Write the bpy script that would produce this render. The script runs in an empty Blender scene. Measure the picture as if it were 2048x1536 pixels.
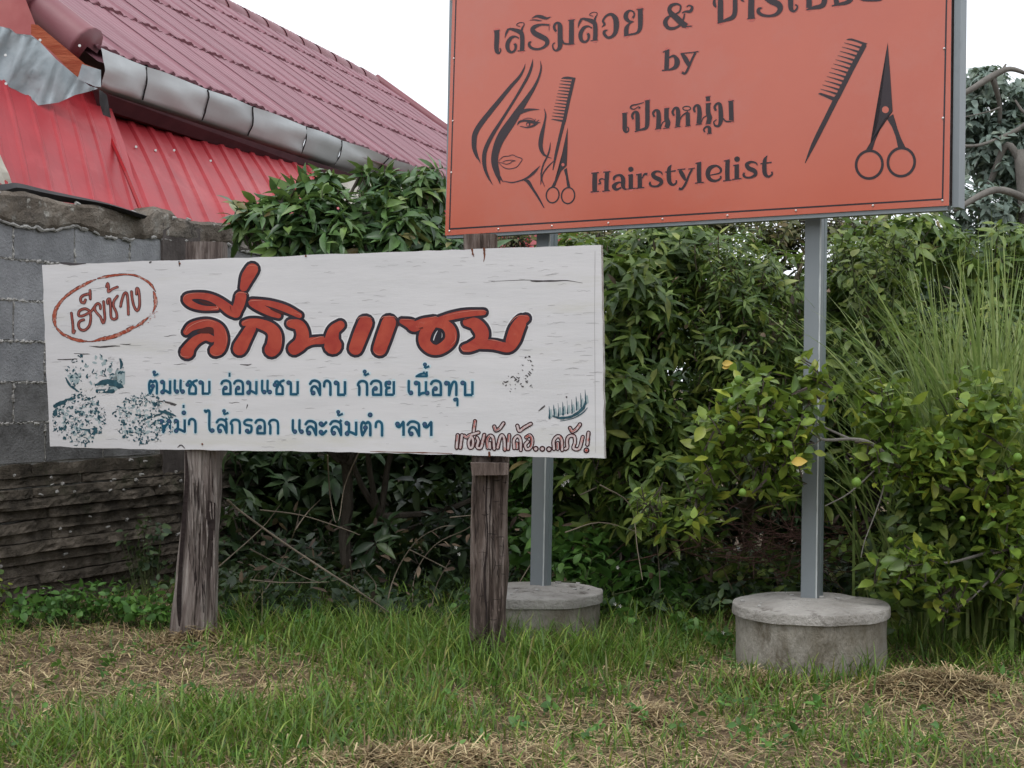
import bpy, bmesh, math, random
import numpy as np
from mathutils import Vector, Matrix, noise as mnoise

random.seed(7)
RNG = np.random.default_rng(11)
scene = bpy.context.scene
COL = scene.collection

# ------------------------------------------------------------------ camera
F = 3000.0            # focal length in photo pixels (2048 wide)
EYE = 1.13
HY = 757.0            # horizon row
cam_d = bpy.data.cameras.new("camera")
cam = bpy.data.objects.new("camera", cam_d)
COL.objects.link(cam)
cam.location = (0, 0, EYE)
cam.rotation_euler = (math.radians(90), 0, 0)
cam_d.sensor_width = 36.0
cam_d.lens = 36.0 * F / 2048.0
cam_d.shift_y = -(768.0 - HY) / 2048.0
cam_d.clip_start = 0.05
cam_d.clip_end = 800
scene.camera = cam

# ------------------------------------------------------------------ sky, sun, exposure
world = bpy.data.worlds.new("World")
scene.world = world
world.use_nodes = True
wn = world.node_tree
wn.nodes.clear()
sky = wn.nodes.new("ShaderNodeTexSky")
sky.sky_type = 'NISHITA'
sky.sun_disc = False
sky.sun_elevation = math.radians(62)
sky.sun_rotation = math.radians(200)
sky.air_density = 1.0
sky.dust_density = 3.0
wtc = wn.nodes.new("ShaderNodeTexCoord")
wno = wn.nodes.new("ShaderNodeTexNoise")
wno.inputs["Scale"].default_value = 2.2
wno.inputs["Detail"].default_value = 4
wramp = wn.nodes.new("ShaderNodeValToRGB")
wramp.color_ramp.elements[0].position = 0.3
wramp.color_ramp.elements[0].color = (0.86, 0.90, 0.96, 1)
wramp.color_ramp.elements[1].position = 0.7
wramp.color_ramp.elements[1].color = (0.97, 0.99, 1.03, 1)
wsc = wn.nodes.new("ShaderNodeVectorMath"); wsc.operation = 'SCALE'
wsc.inputs["Scale"].default_value = 11.4
wmix = wn.nodes.new("ShaderNodeMix"); wmix.data_type = 'RGBA'
wmix.inputs["Factor"].default_value = 0.90
wbg = wn.nodes.new("ShaderNodeBackground")
wbg.inputs["Strength"].default_value = 0.10
wout = wn.nodes.new("ShaderNodeOutputWorld")
wn.links.new(wtc.outputs["Generated"], wno.inputs["Vector"])
wn.links.new(wno.outputs["Fac"], wramp.inputs["Fac"])
wn.links.new(wramp.outputs["Color"], wsc.inputs[0])
wn.links.new(sky.outputs["Color"], wmix.inputs["A"])
wn.links.new(wsc.outputs["Vector"], wmix.inputs["B"])
wn.links.new(wmix.outputs["Result"], wbg.inputs["Color"])
wn.links.new(wbg.outputs["Background"], wout.inputs["Surface"])

sun_d = bpy.data.lights.new("sun", 'SUN')
sun_d.energy = 0.9
sun_d.angle = math.radians(25)
sun_d.color = (1.0, 0.98, 0.96)
sun = bpy.data.objects.new("sun", sun_d)
COL.objects.link(sun)
_el, _az = math.radians(62), math.radians(200)
_sd = Vector((math.sin(_az) * math.cos(_el), math.cos(_az) * math.cos(_el), math.sin(_el)))
sun.rotation_euler = _sd.to_track_quat('Z', 'Y').to_euler()
sun.location = (0, 0, 20)

scene.view_settings.view_transform = 'Standard'
scene.view_settings.look = 'None'
scene.view_settings.exposure = 0.46
scene.view_settings.gamma = 1.0
scene.view_settings.use_curve_mapping = False
scene.render.engine = 'CYCLES'
scene.cycles.max_bounces = 6
scene.cycles.diffuse_bounces = 3
scene.cycles.glossy_bounces = 3
scene.cycles.transmission_bounces = 3
scene.cycles.transparent_max_bounces = 4


# ------------------------------------------------------------------ helpers
def U(px, py, D):
    """photo pixel at distance D -> world point"""
    return Vector(((px - 1024.0) / F * D, D, EYE - (py - HY) / F * D))


def proj(p):
    return (1024 + F * p[0] / p[1], HY - F * (p[2] - EYE) / p[1])


def tag(o, label=None, cat=None, group=None, kind=None):
    if label: o["label"] = label
    if cat: o["category"] = cat
    if group: o["group"] = group
    if kind: o["kind"] = kind
    return o


def thing(name, label, cat, loc=(0, 0, 0), group=None):
    o = bpy.data.objects.new(name, None)
    o.empty_display_size = 0.1
    COL.objects.link(o)
    o.location = loc
    return tag(o, label, cat, group)


def link(name, me, mat=None, parent=None, kind=None, smooth=False):
    o = bpy.data.objects.new(name, me)
    COL.objects.link(o)
    if mat is not None:
        for m in (mat if isinstance(mat, (list, tuple)) else [mat]):
            me.materials.append(m)
    if parent is not None:
        o.parent = parent
        o.matrix_parent_inverse = Matrix.Translation(parent.location).inverted()
    if kind: o["kind"] = kind
    if smooth:
        me.polygons.foreach_set("use_smooth", np.ones(len(me.polygons), dtype=bool))
    return o


def mesh_py(name, verts, faces):
    me = bpy.data.meshes.new(name)
    me.from_pydata([tuple(v) for v in verts], [], faces)
    me.update()
    return me


def mesh_tris(name, V, T):
    """V (n,3) float, T (m,3) int -> fast mesh"""
    V = np.asarray(V, dtype=np.float32); T = np.asarray(T, dtype=np.int32)
    me = bpy.data.meshes.new(name)
    me.vertices.add(len(V)); me.vertices.foreach_set("co", V.ravel())
    me.loops.add(T.size); me.loops.foreach_set("vertex_index", T.ravel())
    me.polygons.add(len(T))
    me.polygons.foreach_set("loop_start", np.arange(0, T.size, 3, dtype=np.int32))
    me.polygons.foreach_set("loop_total", np.full(len(T), 3, dtype=np.int32))
    me.update(calc_edges=True)
    return me


class MB:
    """collects geometry for one mesh object"""
    def __init__(self): self.v = []; self.f = []; self.m = []
    def add(self, verts, faces, mi=0):
        n = len(self.v)
        self.v.extend([tuple(p) for p in verts])
        for q in faces:
            self.f.append([i + n for i in q]); self.m.append(mi)
    def tube(self, pts, radii, sides=6, mi=0, cap=True):
        pts = [Vector(p) for p in pts]
        n = len(pts); vs = []; fs = []
        up = Vector((0.13, 0.31, 0.94))
        for i, p in enumerate(pts):
            d = (pts[min(i + 1, n - 1)] - pts[max(i - 1, 0)])
            if d.length < 1e-9: d = Vector((0, 0, 1))
            d.normalize()
            a = d.cross(up)
            if a.length < 1e-3: a = d.cross(Vector((1, 0, 0)))
            a.normalize(); b = d.cross(a)
            r = radii[i] if isinstance(radii, (list, tuple)) else radii
            for k in range(sides):
                t = 2 * math.pi * k / sides
                vs.append(p + a * math.cos(t) * r + b * math.sin(t) * r)
        for i in range(n - 1):
            for k in range(sides):
                k2 = (k + 1) % sides
                fs.append((i * sides + k, i * sides + k2, (i + 1) * sides + k2, (i + 1) * sides + k))
        if cap:
            fs.append(tuple(range(sides - 1, -1, -1)))
            fs.append(tuple((n - 1) * sides + k for k in range(sides)))
        self.add(vs, fs, mi)
    def build(self, name, mats, parent=None, kind=None, smooth=False):
        me = mesh_py(name, self.v, self.f)
        o = link(name, me, mats, parent, kind, smooth)
        if any(self.m):
            me.polygons.foreach_set("material_index", np.array(self.m, dtype=np.int32))
        return o


def nz(p, s=1.0, o=0.0):
    return mnoise.noise(Vector((p[0] * s + o, p[1] * s + o * 1.7, p[2] * s - o)))


# ------------------------------------------------------------------ materials
def ramp_set(r, stops):
    e = r.color_ramp.elements
    while len(e) > 1: e.remove(e[-1])
    e[0].position = stops[0][0]; e[0].color = (*stops[0][1], 1)
    for p, c in stops[1:]:
        x = e.new(p); x.color = (*c, 1)


def pm(name, stops, scale=5.0, detail=6.0, rough=0.7, metallic=0.0, bump=0.0, bump_scale=None,
       stretch=(1, 1, 1), spec=0.22, coat=0.0, coat_rough=0.2, rough_var=0.0, spots=None, obj_var=0.0, ior=1.5, distort=0.0):
    """noise-mixed principled material. stops: [(pos, rgb)...]; spots: (scale, lo, hi, rgb) second layer"""
    m = bpy.data.materials.new(name); m.use_nodes = True
    nt = m.node_tree; N = nt.nodes; L = nt.links
    b = N["Principled BSDF"]
    tc = N.new("ShaderNodeTexCoord"); mp = N.new("ShaderNodeMapping")
    mp.inputs["Scale"].default_value = stretch
    L.new(tc.outputs["Object"], mp.inputs["Vector"])
    no = N.new("ShaderNodeTexNoise"); no.inputs["Scale"].default_value = scale
    no.inputs["Detail"].default_value = detail; no.inputs["Roughness"].default_value = 0.62
    no.inputs["Distortion"].default_value = distort
    L.new(mp.outputs["Vector"], no.inputs["Vector"])
    r = N.new("ShaderNodeValToRGB"); ramp_set(r, stops)
    L.new(no.outputs["Fac"], r.inputs["Fac"])
    col = r.outputs["Color"]
    if spots:
        lst = spots if isinstance(spots, list) else [spots]
        for i, (sc, lo, hi, rgb) in enumerate(lst):
            n2 = N.new("ShaderNodeTexNoise"); n2.inputs["Scale"].default_value = sc
            n2.inputs["Detail"].default_value = 8; n2.inputs["Roughness"].default_value = 0.7
            L.new(mp.outputs["Vector"], n2.inputs["Vector"])
            mr = N.new("ShaderNodeMapRange"); mr.inputs[1].default_value = lo; mr.inputs[2].default_value = hi
            L.new(n2.outputs["Fac"], mr.inputs[0])
            mx = N.new("ShaderNodeMix"); mx.data_type = 'RGBA'
            L.new(mr.outputs[0], mx.inputs["Factor"]); L.new(col, mx.inputs["A"])
            mx.inputs["B"].default_value = (*rgb, 1)
            col = mx.outputs["Result"]
    if obj_var:
        oi = N.new("ShaderNodeObjectInfo"); mr = N.new("ShaderNodeMapRange")
        mr.inputs[3].default_value = 1 - obj_var; mr.inputs[4].default_value = 1 + obj_var
        L.new(oi.outputs["Random"], mr.inputs[0])
        hs = N.new("ShaderNodeHueSaturation"); L.new(mr.outputs[0], hs.inputs["Value"]); L.new(col, hs.inputs["Color"])
        col = hs.outputs["Color"]
    L.new(col, b.inputs["Base Color"])
    b.inputs["Roughness"].default_value = rough
    if rough_var:
        mr = N.new("ShaderNodeMapRange"); mr.inputs[3].default_value = rough - rough_var; mr.inputs[4].default_value = rough + rough_var
        L.new(no.outputs["Fac"], mr.inputs[0]); L.new(mr.outputs[0], b.inputs["Roughness"])
    b.inputs["Metallic"].default_value = metallic
    b.inputs["Specular IOR Level"].default_value = spec
    b.inputs["IOR"].default_value = ior
    b.inputs["Coat Weight"].default_value = coat
    b.inputs["Coat Roughness"].default_value = coat_rough
    if bump:
        n3 = N.new("ShaderNodeTexNoise"); n3.inputs["Scale"].default_value = bump_scale or scale * 4
        n3.inputs["Detail"].default_value = 8; n3.inputs["Roughness"].default_value = 0.65
        L.new(mp.outputs["Vector"], n3.inputs["Vector"])
        bp = N.new("ShaderNodeBump"); bp.inputs["Strength"].default_value = bump; bp.inputs["Distance"].default_value = 0.02
        L.new(n3.outputs["Fac"], bp.inputs["Height"]); L.new(bp.outputs["Normal"], b.inputs["Normal"])
    return m


def leaf_mat(name, stops, rough=0.42, trans=0.25, tcol=(0.16, 0.24, 0.04), spec=0.42):
    """leaves: colour differs leaf by leaf (island and object random), thin translucent blades"""
    m = bpy.data.materials.new(name); m.use_nodes = True
    nt = m.node_tree; N = nt.nodes; L = nt.links
    b = N["Principled BSDF"]; out = N["Material Output"]
    g = N.new("ShaderNodeNewGeometry"); oi = N.new("ShaderNodeObjectInfo")
    ad = N.new("ShaderNodeMath"); ad.operation = 'ADD'
    L.new(g.outputs["Random Per Island"], ad.inputs[0]); L.new(oi.outputs["Random"], ad.inputs[1])
    fr = N.new("ShaderNodeMath"); fr.operation = 'FRACT'; L.new(ad.outputs[0], fr.inputs[0])
    r = N.new("ShaderNodeValToRGB"); ramp_set(r, stops); L.new(fr.outputs[0], r.inputs["Fac"])
    tc = N.new("ShaderNodeTexCoord")
    no = N.new("ShaderNodeTexNoise"); no.inputs["Scale"].default_value = 14; no.inputs["Detail"].default_value = 4
    L.new(g.outputs["Position"], no.inputs["Vector"])
    mr = N.new("ShaderNodeMapRange"); mr.inputs[1].default_value = 0.3; mr.inputs[2].default_value = 0.7
    mr.inputs[3].default_value = 0.6; mr.inputs[4].default_value = 1.5  # wide value spread paints bright leaf highlights into the colour
    L.new(no.outputs["Fac"], mr.inputs[0])
    hs = N.new("ShaderNodeHueSaturation"); L.new(r.outputs["Color"], hs.inputs["Color"]); L.new(mr.outputs[0], hs.inputs["Value"])
    L.new(hs.outputs["Color"], b.inputs["Base Color"])
    b.inputs["Roughness"].default_value = rough
    b.inputs["Specular IOR Level"].default_value = spec
    tr = N.new("ShaderNodeBsdfTranslucent")
    mx2 = N.new("ShaderNodeMix"); mx2.data_type = 'RGBA'; mx2.inputs["Factor"].default_value = 0.5
    L.new(hs.outputs["Color"], mx2.inputs["A"]); mx2.inputs["B"].default_value = (*tcol, 1)
    L.new(mx2.outputs["Result"], tr.inputs["Color"])
    ms = N.new("ShaderNodeMixShader"); ms.inputs[0].default_value = trans
    L.new(b.outputs[0], ms.inputs[1]); L.new(tr.outputs[0], ms.inputs[2]); L.new(ms.outputs[0], out.inputs["Surface"])
    return m


def flat(name, rgb, rough=0.6, metallic=0.0, spec=0.15, coat=0.0):
    v = 0.86
    return pm(name, [(0.3, tuple(c * v for c in rgb)), (0.7, tuple(min(1, c * 1.1) for c in rgb))], scale=9, rough=rough,
              metallic=metallic, spec=spec, coat=coat)
# ------------------------------------------------------------------ foliage tools
_T1 = np.array([[0, 0, 0], [.28, .46, .1], [.3, 0, 0], [.28, -.46, .1], [.66, .36, .07], [.68, 0, 0], [.66, -.36, .07], [1, 0, 0]], dtype=np.float64)
_F1 = np.array([[0, 2, 1], [0, 3, 2], [1, 2, 5], [1, 5, 4], [2, 3, 6], [2, 6, 5], [4, 5, 7], [5, 6, 7]])
_T2 = np.array([[0, 0, 0], [.12, .24, .06], [.13, 0, 0], [.12, -.24, .06], [.34, .48, .11], [.35, 0, 0], [.34, -.48, .11], [.6, .44, .1], [.61, 0, 0],
                [.6, -.44, .1], [.84, .2, .05], [.85, 0, 0], [.84, -.2, .05], [1, 0, 0]], dtype=np.float64)
_F2 = np.array([[0, 2, 1], [0, 3, 2], [1, 2, 5], [1, 5, 4], [2, 3, 6], [2, 6, 5], [4, 5, 8], [4, 8, 7], [5, 6, 9], [5, 9, 8], [7, 8, 11], [7, 11, 10],
                [8, 9, 12], [8, 12, 11], [10, 11, 13], [11, 12, 13]])


def unit(a):
    return a / np.maximum(np.linalg.norm(a, axis=-1, keepdims=True), 1e-9)


class Leaves:
    """P base, D direction, N normal, L length, W width, C curl(droop fraction)"""
    def __init__(self): self.r = []
    def add(self, P, D, N, L, W, C): self.r.append((P, D, N, L, W, C))
    def stack(self):
        a = [np.concatenate([x[i] for x in self.r]) for i in range(6)]
        P, D, N, L, W, C = a
        D = unit(D); N = unit(N - D * np.sum(N * D, 1, keepdims=True))
        return P, D, N, L, W, C


def leaf_verts(T, P, D, N, L, W, C):
    S = np.cross(N, D)
    t = T[:, 0][None, :, None]; w = T[:, 1][None, :, None]; z = T[:, 2][None, :, None]
    Lx = L[:, None, None]; Wx = W[:, None, None]; Cx = C[:, None, None]
    V = P[:, None, :] + D[:, None, :] * (t * Lx * (1 - 0.25 * Cx * t)) + S[:, None, :] * (w * Wx) + N[:, None, :] * (z * Wx - Cx * t * t * Lx)
    return V


def build_leaves(lv, mat, parent, nparts=0, name="foliage", part_name="leaf", fine=False):
    P, D, N, L, W, C = lv.stack()
    n = len(P)
    sel = np.zeros(n, bool)
    if nparts:
        px = 1024 + F * P[:, 0] / P[:, 1]; py = HY - F * (P[:, 2] - EYE) / P[:, 1]
        score = P[:, 1] - 2.2 * L + 100 * ((px < 0) | (px > 2048) | (py < 0) | (py > 1536))
        idx = np.argsort(score)[:nparts]
        sel[idx] = True
        # three shared unit blades with different curl
        shared = []
        for c in (0.08, 0.3, 0.55):
            V = leaf_verts(_T2, np.zeros((1, 3)), np.array([[1., 0, 0]]), np.array([[0, 0, 1.]]), np.ones(1), np.ones(1) , np.array([c]))[0]
            me = mesh_tris("leaf_blade", V, _F2); me.materials.append(mat)
            me.polygons.foreach_set("use_smooth", np.ones(len(me.polygons), dtype=bool))
            shared.append(me)
        inv = Matrix.Translation(parent.location).inverted()
        for i in idx:
            me = shared[int(np.argmin(np.abs(np.array((0.08, 0.3, 0.55)) - C[i])))]
            o = bpy.data.objects.new(part_name, me)
            S = np.cross(N[i], D[i])
            M = Matrix(((D[i][0] * L[i], S[0] * W[i], N[i][0] * L[i], P[i][0]), (D[i][1] * L[i], S[1] * W[i], N[i][1] * L[i], P[i][1]),
                        (D[i][2] * L[i], S[2] * W[i], N[i][2] * L[i], P[i][2]), (0, 0, 0, 1)))
            # blade's fold uses z*W: keep it flatter than its length
            o.parent = parent
            o.matrix_basis = inv @ M @ Matrix.Diagonal((1, 1, 0.8, 1))
            COL.objects.link(o)
    k = ~sel
    if k.any():
        T, Fc = (_T2, _F2) if fine else (_T1, _F1)
        V = leaf_verts(T, P[k], D[k], N[k], L[k], W[k], C[k])
        m = V.shape[0]
        TT = (Fc[None] + (np.arange(m) * len(T))[:, None, None]).reshape(-1, 3)
        me = mesh_tris(name, V.reshape(-1, 3), TT)
        me.polygons.foreach_set("use_smooth", np.ones(len(me.polygons), dtype=bool))
        o = link(name, me, mat, parent, kind="stuff")
        return o


def rot_about(a, v, ang):
    """rotate vectors v about unit axes a"""
    c = np.cos(ang)[:, None]; s = np.sin(ang)[:, None]
    return v * c + np.cross(a, v) * s + a * np.sum(a * v, 1, keepdims=True) * (1 - c)


def whorls(lv, C0, R, n, k=(6, 11), L=(.1, .17), W=(.2, .26), tilt=(45, 105), shell=.5, upb=.8, spread=.02, droop=(.1, .45), front=0.0):
    """n leaf whorls in an ellipsoid; returns tips"""
    d = RNG.normal(size=(n, 3)); d = unit(d)
    if front: d[:, 1] -= front * RNG.random(n); d = unit(d)
    r = (shell + (1 - shell) * RNG.random(n)) ** 0.8
    c = np.array(C0) + d * r[:, None] * np.array(R)
    c = c[c[:, 2] > 0.03]; d = d[:len(c)]; n = len(c)
    if n == 0: return c, d
    ax = unit(d * .7 + np.array([0, 0, upb]) + RNG.normal(size=(n, 3)) * .35)
    kk = RNG.integers(k[0], k[1] + 1, n)
    rep = np.repeat(np.arange(n), kk); m = len(rep)
    a = ax[rep]
    j = np.concatenate([np.arange(q) for q in kk])
    ref = unit(np.cross(a, np.array([.3, .2, 1.0]) + RNG.normal(size=(n, 3))[rep] * .2))
    az = j * 2.4 + RNG.random(n)[rep] * 6.28 + RNG.normal(size=m) * .2
    side = rot_about(a, ref, az)
    tl = np.radians(RNG.uniform(tilt[0], tilt[1], m))
    D = side * np.sin(tl)[:, None] + a * np.cos(tl)[:, None]
    D[:, 2] -= RNG.uniform(0, .35, m)
    Nn = a * 1.0 + side * -np.cos(tl)[:, None] * .5 + RNG.normal(size=(m, 3)) * .25
    ll = RNG.uniform(L[0], L[1], n)[rep] * RNG.uniform(.6, 1.1, m)
    ww = ll * RNG.uniform(W[0], W[1], m)
    P = c[rep] - a * (j[:, None] * spread / 3.0) + side * .004
    lv.add(P, D, Nn, ll, ww, RNG.uniform(droop[0], droop[1], m))
    return c, ax


def twigs(mb, c, ax, n, L=.18, r=.0025, root=None, frac=0.5):
    idx = RNG.permutation(len(c))[:n]
    for i in idx:
        p = Vector(c[i]); a = Vector(ax[i])
        q = p - a * L * RNG.uniform(.6, 1.4)
        pts = [p, p - a * L * .5 + Vector(RNG.normal(size=3)) * .008, q]
        rr = [r, r * 1.3, r * 1.7]
        if root is not None:
            rt = Vector(root)
            q2 = q.lerp(rt, frac) + Vector(RNG.normal(size=3)) * .03
            pts.append(q2); rr.append(r * 2.6)
        mb.tube(pts, rr, 4, cap=False)


def limb(mb, p0, p1, r0, r1, bend=.1, n=5, sides=6):
    p0 = Vector(p0); p1 = Vector(p1); L = (p1 - p0).length
    off = Vector(RNG.normal(size=3)) * L * bend
    pts = []; rr = []
    for i in range(n + 1):
        t = i / n
        p = p0.lerp(p1, t) + off * math.sin(math.pi * t) + Vector(RNG.normal(size=3)) * L * .012
        pts.append(p); rr.append(r0 + (r1 - r0) * t)
    mb.tube(pts, rr, sides)
    return pts


def cat(pts, sub=6):
    """Catmull-Rom through tuples of any length"""
    P = [np.array(p, float) for p in pts]
    if len(P) < 3: 
        return [P[0] + (P[-1] - P[0]) * t for t in np.linspace(0, 1, 3)] if len(P) == 2 else P
    Q = [2 * P[0] - P[1]] + P + [2 * P[-1] - P[-2]]
    out = []
    for i in range(1, len(Q) - 2):
        a, b, c, d = Q[i - 1], Q[i], Q[i + 1], Q[i + 2]
        for s in range(sub):
            t = s / sub
            out.append(.5 * ((2 * b) + (c - a) * t + (2 * a - 5 * b + 4 * c - d) * t * t + (3 * b - a - 3 * c + d) * t ** 3))
    out.append(P[-1])
    return out
# ================================================================== MATERIALS
M_soil = pm("soil", [(0.3, (0.085, 0.060, 0.040)), (0.5, (0.15, 0.105, 0.068)), (0.72, (0.235, 0.17, 0.11))], scale=3.2, rough=0.95, bump=0.8, bump_scale=55,
            spots=[(1.6, .52, .64, (0.06, 0.085, 0.025)), (60, .55, .7, (0.28, 0.215, 0.14))])
M_block = pm("cement_block", [(0.3, (0.20, 0.202, 0.212)), (0.7, (0.33, 0.332, 0.345))], scale=6, rough=0.92, bump=0.55, bump_scale=70,
             spots=[(9, .60, .78, (0.30, 0.295, 0.29)), (24, .66, .8, (0.07, 0.068, 0.065))], obj_var=.15)
M_block2 = pm("stained_cement_block", [(0.3, (0.15, 0.148, 0.148)), (0.7, (0.26, 0.257, 0.257))], scale=6, rough=0.92, bump=0.6, bump_scale=70,
              spots=[(5, .5, .75, (0.05, 0.045, 0.04))], obj_var=.2)
M_mortar = pm("mortar", [(0.3, (0.28, 0.27, 0.255)), (0.7, (0.50, 0.485, 0.46))], scale=12, rough=0.95, bump=0.7, bump_scale=80)
M_cap = pm("rough_cement_cap", [(0.3, (0.075, 0.058, 0.045)), (0.5, (0.19, 0.16, 0.13)), (0.66, (0.34, 0.31, 0.27))], scale=7, rough=0.95, bump=1.0, bump_scale=60,
           spots=[(3.5, .5, .62, (0.06, 0.05, 0.043)), (14, .58, .66, (0.42, 0.40, 0.36)), (30, .64, .70, (0.05, 0.042, 0.036))])
M_pillar = pm("dark_stained_cement", [(0.3, (0.055, 0.045, 0.042)), (0.7, (0.14, 0.12, 0.112))], scale=5, rough=0.95, bump=0.8, bump_scale=40,
              stretch=(1, 1, .5), spots=[(9, .62, .75, (0.25, 0.22, 0.2))])
M_slab = pm("mossy_slab", [(0.34, (0.042, 0.035, 0.027)), (0.52, (0.105, 0.087, 0.068)), (0.70, (0.22, 0.185, 0.15))], scale=7, rough=0.95, bump=1.0, bump_scale=50,
            spots=[(4, .55, .68, (0.035, 0.04, 0.02)), (16, .66, .76, (0.27, 0.24, 0.19))], obj_var=.22)
M_roof = pm("maroon_roof_tile", [(0.3, (0.195, 0.074, 0.092)), (0.7, (0.25, 0.105, 0.128))], scale=2.5, rough=0.48, rough_var=.08, spec=.5, bump=.05, bump_scale=60,
            spots=[(1.3, .5, .7, (0.23, 0.11, 0.13))], obj_var=.07)
M_roofcap = pm("maroon_ridge_cap", [(0.3, (0.17, 0.05, 0.062)), (0.7, (0.225, 0.078, 0.09))], scale=3, rough=0.5, spec=.5)
M_red = pm("red_painted_metal", [(0.3, (0.26, 0.016, 0.022)), (0.7, (0.37, 0.032, 0.040))], scale=2.0, rough=0.42, rough_var=.08, spec=.32,
           spots=[(1.6, .52, .75, (0.42, 0.07, 0.075)), (5, .68, .85, (0.24, 0.02, 0.022))], bump=.04, bump_scale=9)
M_redseam = pm("dark_red_seam", [(0.3, (0.25, 0.008, 0.012)), (0.7, (0.32, 0.012, 0.016))], scale=3, rough=0.4)
M_galv = pm("galvanised_sheet", [(0.3, (0.44, 0.46, 0.465)), (0.7, (0.52, 0.54, 0.545))], scale=2, rough=0.55, rough_var=.03, metallic=.15, bump=.02, bump_scale=7,
            spots=[(1.2, .5, .8, (0.42, 0.445, 0.455))], obj_var=.14)
M_galvdull = pm("dull_zinc_sheet", [(0.3, (0.25, 0.29, 0.31)), (0.7, (0.37, 0.41, 0.43))], scale=6, rough=0.55, metallic=.35, bump=.3, bump_scale=8,
                spots=[(11, .62, .75, (0.2, 0.22, 0.23))])
M_dark = pm("dark_trim", [(0.3, (0.018, 0.017, 0.018)), (0.7, (0.04, 0.037, 0.038))], scale=5, rough=0.6)
M_eave_shade = pm("eave_shade_maroon", [(0.3, (0.045, 0.015, 0.02)), (0.7, (0.08, 0.028, 0.034))], scale=5, rough=0.7)
M_orangewood = pm("orange_timber", [(0.35, (0.28, 0.055, 0.025)), (0.65, (0.42, 0.12, 0.06))], scale=18, rough=0.75, stretch=(.3, .3, 3), bump=.4)
M_pinksheet = pm("faded_pink_sheet", [(0.3, (0.36, 0.10, 0.10)), (0.7, (0.46, 0.17, 0.16))], scale=3, rough=0.55)
M_cream = pm("cream_sheet", [(0.3, (0.42, 0.39, 0.33)), (0.7, (0.56, 0.53, 0.46))], scale=3, rough=0.7, spots=(5, .6, .8, (.3, .27, .22)))
M_galvnail = flat("zinc_screw", (0.6, 0.6, 0.58), rough=.35, metallic=.8)

# ================================================================== GROUND
def ground_z(x, y):
    return 0.03 * nz((x, y, 0), 1.3) + 0.012 * nz((x, y, 0), 5.0, 3.1)

def build_ground():
    xs = sorted(set([-300, -80, -25, -9] + list(np.round(np.arange(-5, 5.01, .11), 3)) + [9, 25, 80, 300]))
    ys = sorted(set([-300, -80, -20, -4, 0] + list(np.round(np.arange(2.5, 12.01, .11), 3)) + [15, 25, 60, 150, 400]))
    V = []; Fc = []
    for y in ys:
        for x in xs:
            z = ground_z(x, y) if abs(x) <= 5 and 2.5 <= y <= 12 else 0.0
            V.append((x, y, z))
    nx = len(xs)
    for j in range(len(ys) - 1):
        for i in range(nx - 1):
            a = j * nx + i
            Fc.append((a, a + 1, a + nx + 1, a + nx))
    link("ground", mesh_py("ground", V, Fc), M_soil, kind="structure", smooth=True)
build_ground()

# ================================================================== BLOCK WALL
W0 = Vector((-2.468, 7.23, 0)); WD = Vector((.447, .8945, 0)); WN = Vector((.8945, -.447, 0))
def wp(s, z, out=0.0): return W0 + WD * s + WN * out + Vector((0, 0, z))

wall = thing("block_wall", "grey cement block wall with a rough cement cap, running back behind the white board", "wall", W0)
def jitter_box(s0, s1, z0, z1, o0, o1, jit, sub=3):
    """box on the wall with a few subdivisions on its face, edges chipped; returns verts, faces"""
    vs = []; fs = []
    ns = max(2, sub)
    for i in range(ns + 1):
        for j in range(3):
            s = s0 + (s1 - s0) * i / ns; z = z0 + (z1 - z0) * j / 2
            e = jit * (1.0 if i in (0, ns) or j in (0, 2) else .4)
            vs.append(wp(s + random.uniform(-e, e), z + random.uniform(-e, e), o1 + random.uniform(-e, e) * .5))
    def id_(i, j): return i * 3 + j
    for i in range(ns):
        for j in range(2):
            fs.append((id_(i, j), id_(i + 1, j), id_(i + 1, j + 1), id_(i, j + 1)))
    b0 = len(vs)
    ring = [id_(i, 0) for i in range(ns + 1)] + [id_(ns, 1), id_(ns, 2)] + [id_(i, 2) for i in range(ns - 1, -1, -1)] + [id_(0, 1)]
    for r in ring:
        p = Vector(vs[r]); q = p - WN * ((p - W0).dot(WN) - o0)
        vs.append(q)
    m = len(ring)
    for k in range(m):
        k2 = (k + 1) % m
        fs.append((ring[k2], ring[k], b0 + k, b0 + k2))
    return vs, fs

def wall_part(name, args, mat, **kw):
    vs, fs = jitter_box(*args, **kw)
    return link(name, mesh_py(name, vs, fs), mat, wall)

rows = [(.711, .911, .30), (.911, 1.111, .087), (1.111, 1.311, .297), (1.311, 1.511, .087), (1.511, 1.711, .297), (1.711, 1.911, .087)]
mort = MB()
def bead(p0, p1, r, n):
    pts = []; rr = []
    for i in range(n + 1):
        t = i / n
        p = Vector(p0).lerp(Vector(p1), t) + WN * random.uniform(-.006, .004) + Vector((0, 0, random.uniform(-.006, .006))) + WD * random.uniform(-.005, .005)
        pts.append(p); rr.append(r * random.choice([.1, .1, .3, .5, .8, 1.1, 1.5]))
    mort.tube(pts, rr, 5)
for z0, z1, off in rows:
    s = off - .42 * 5
    while s < 6.2:
        a, b = s + .006, s + .414
        if not (a > 1.14 and b < 1.56):
            mt = M_block if z0 > 1.0 and s < 1.2 else M_block2
            if a < 1.18 < b:
                wall_part("cement_block", (a, 1.18, z0 + .006, z1 - .006, -.07, 0, .003), mt)
            elif a < 1.5 < b:
                wall_part("cement_block", (1.5, b, z0 + .006, z1 - .006, -.07, 0, .003), mt)
            else:
                wall_part("cement_block", (a, b, z0 + .006, z1 - .006, -.07, 0, .003), mt)
        if -1.2 < s < 5: bead(wp(s, z0 + .01, 0), wp(s, z1 - .01, 0), .006, 16)
        s += .42
    for q in range(-3, 13):
        bead(wp(q * .42, z1, .0), wp(q * .42 + .42, z1, .0), .0075, 44)
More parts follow.
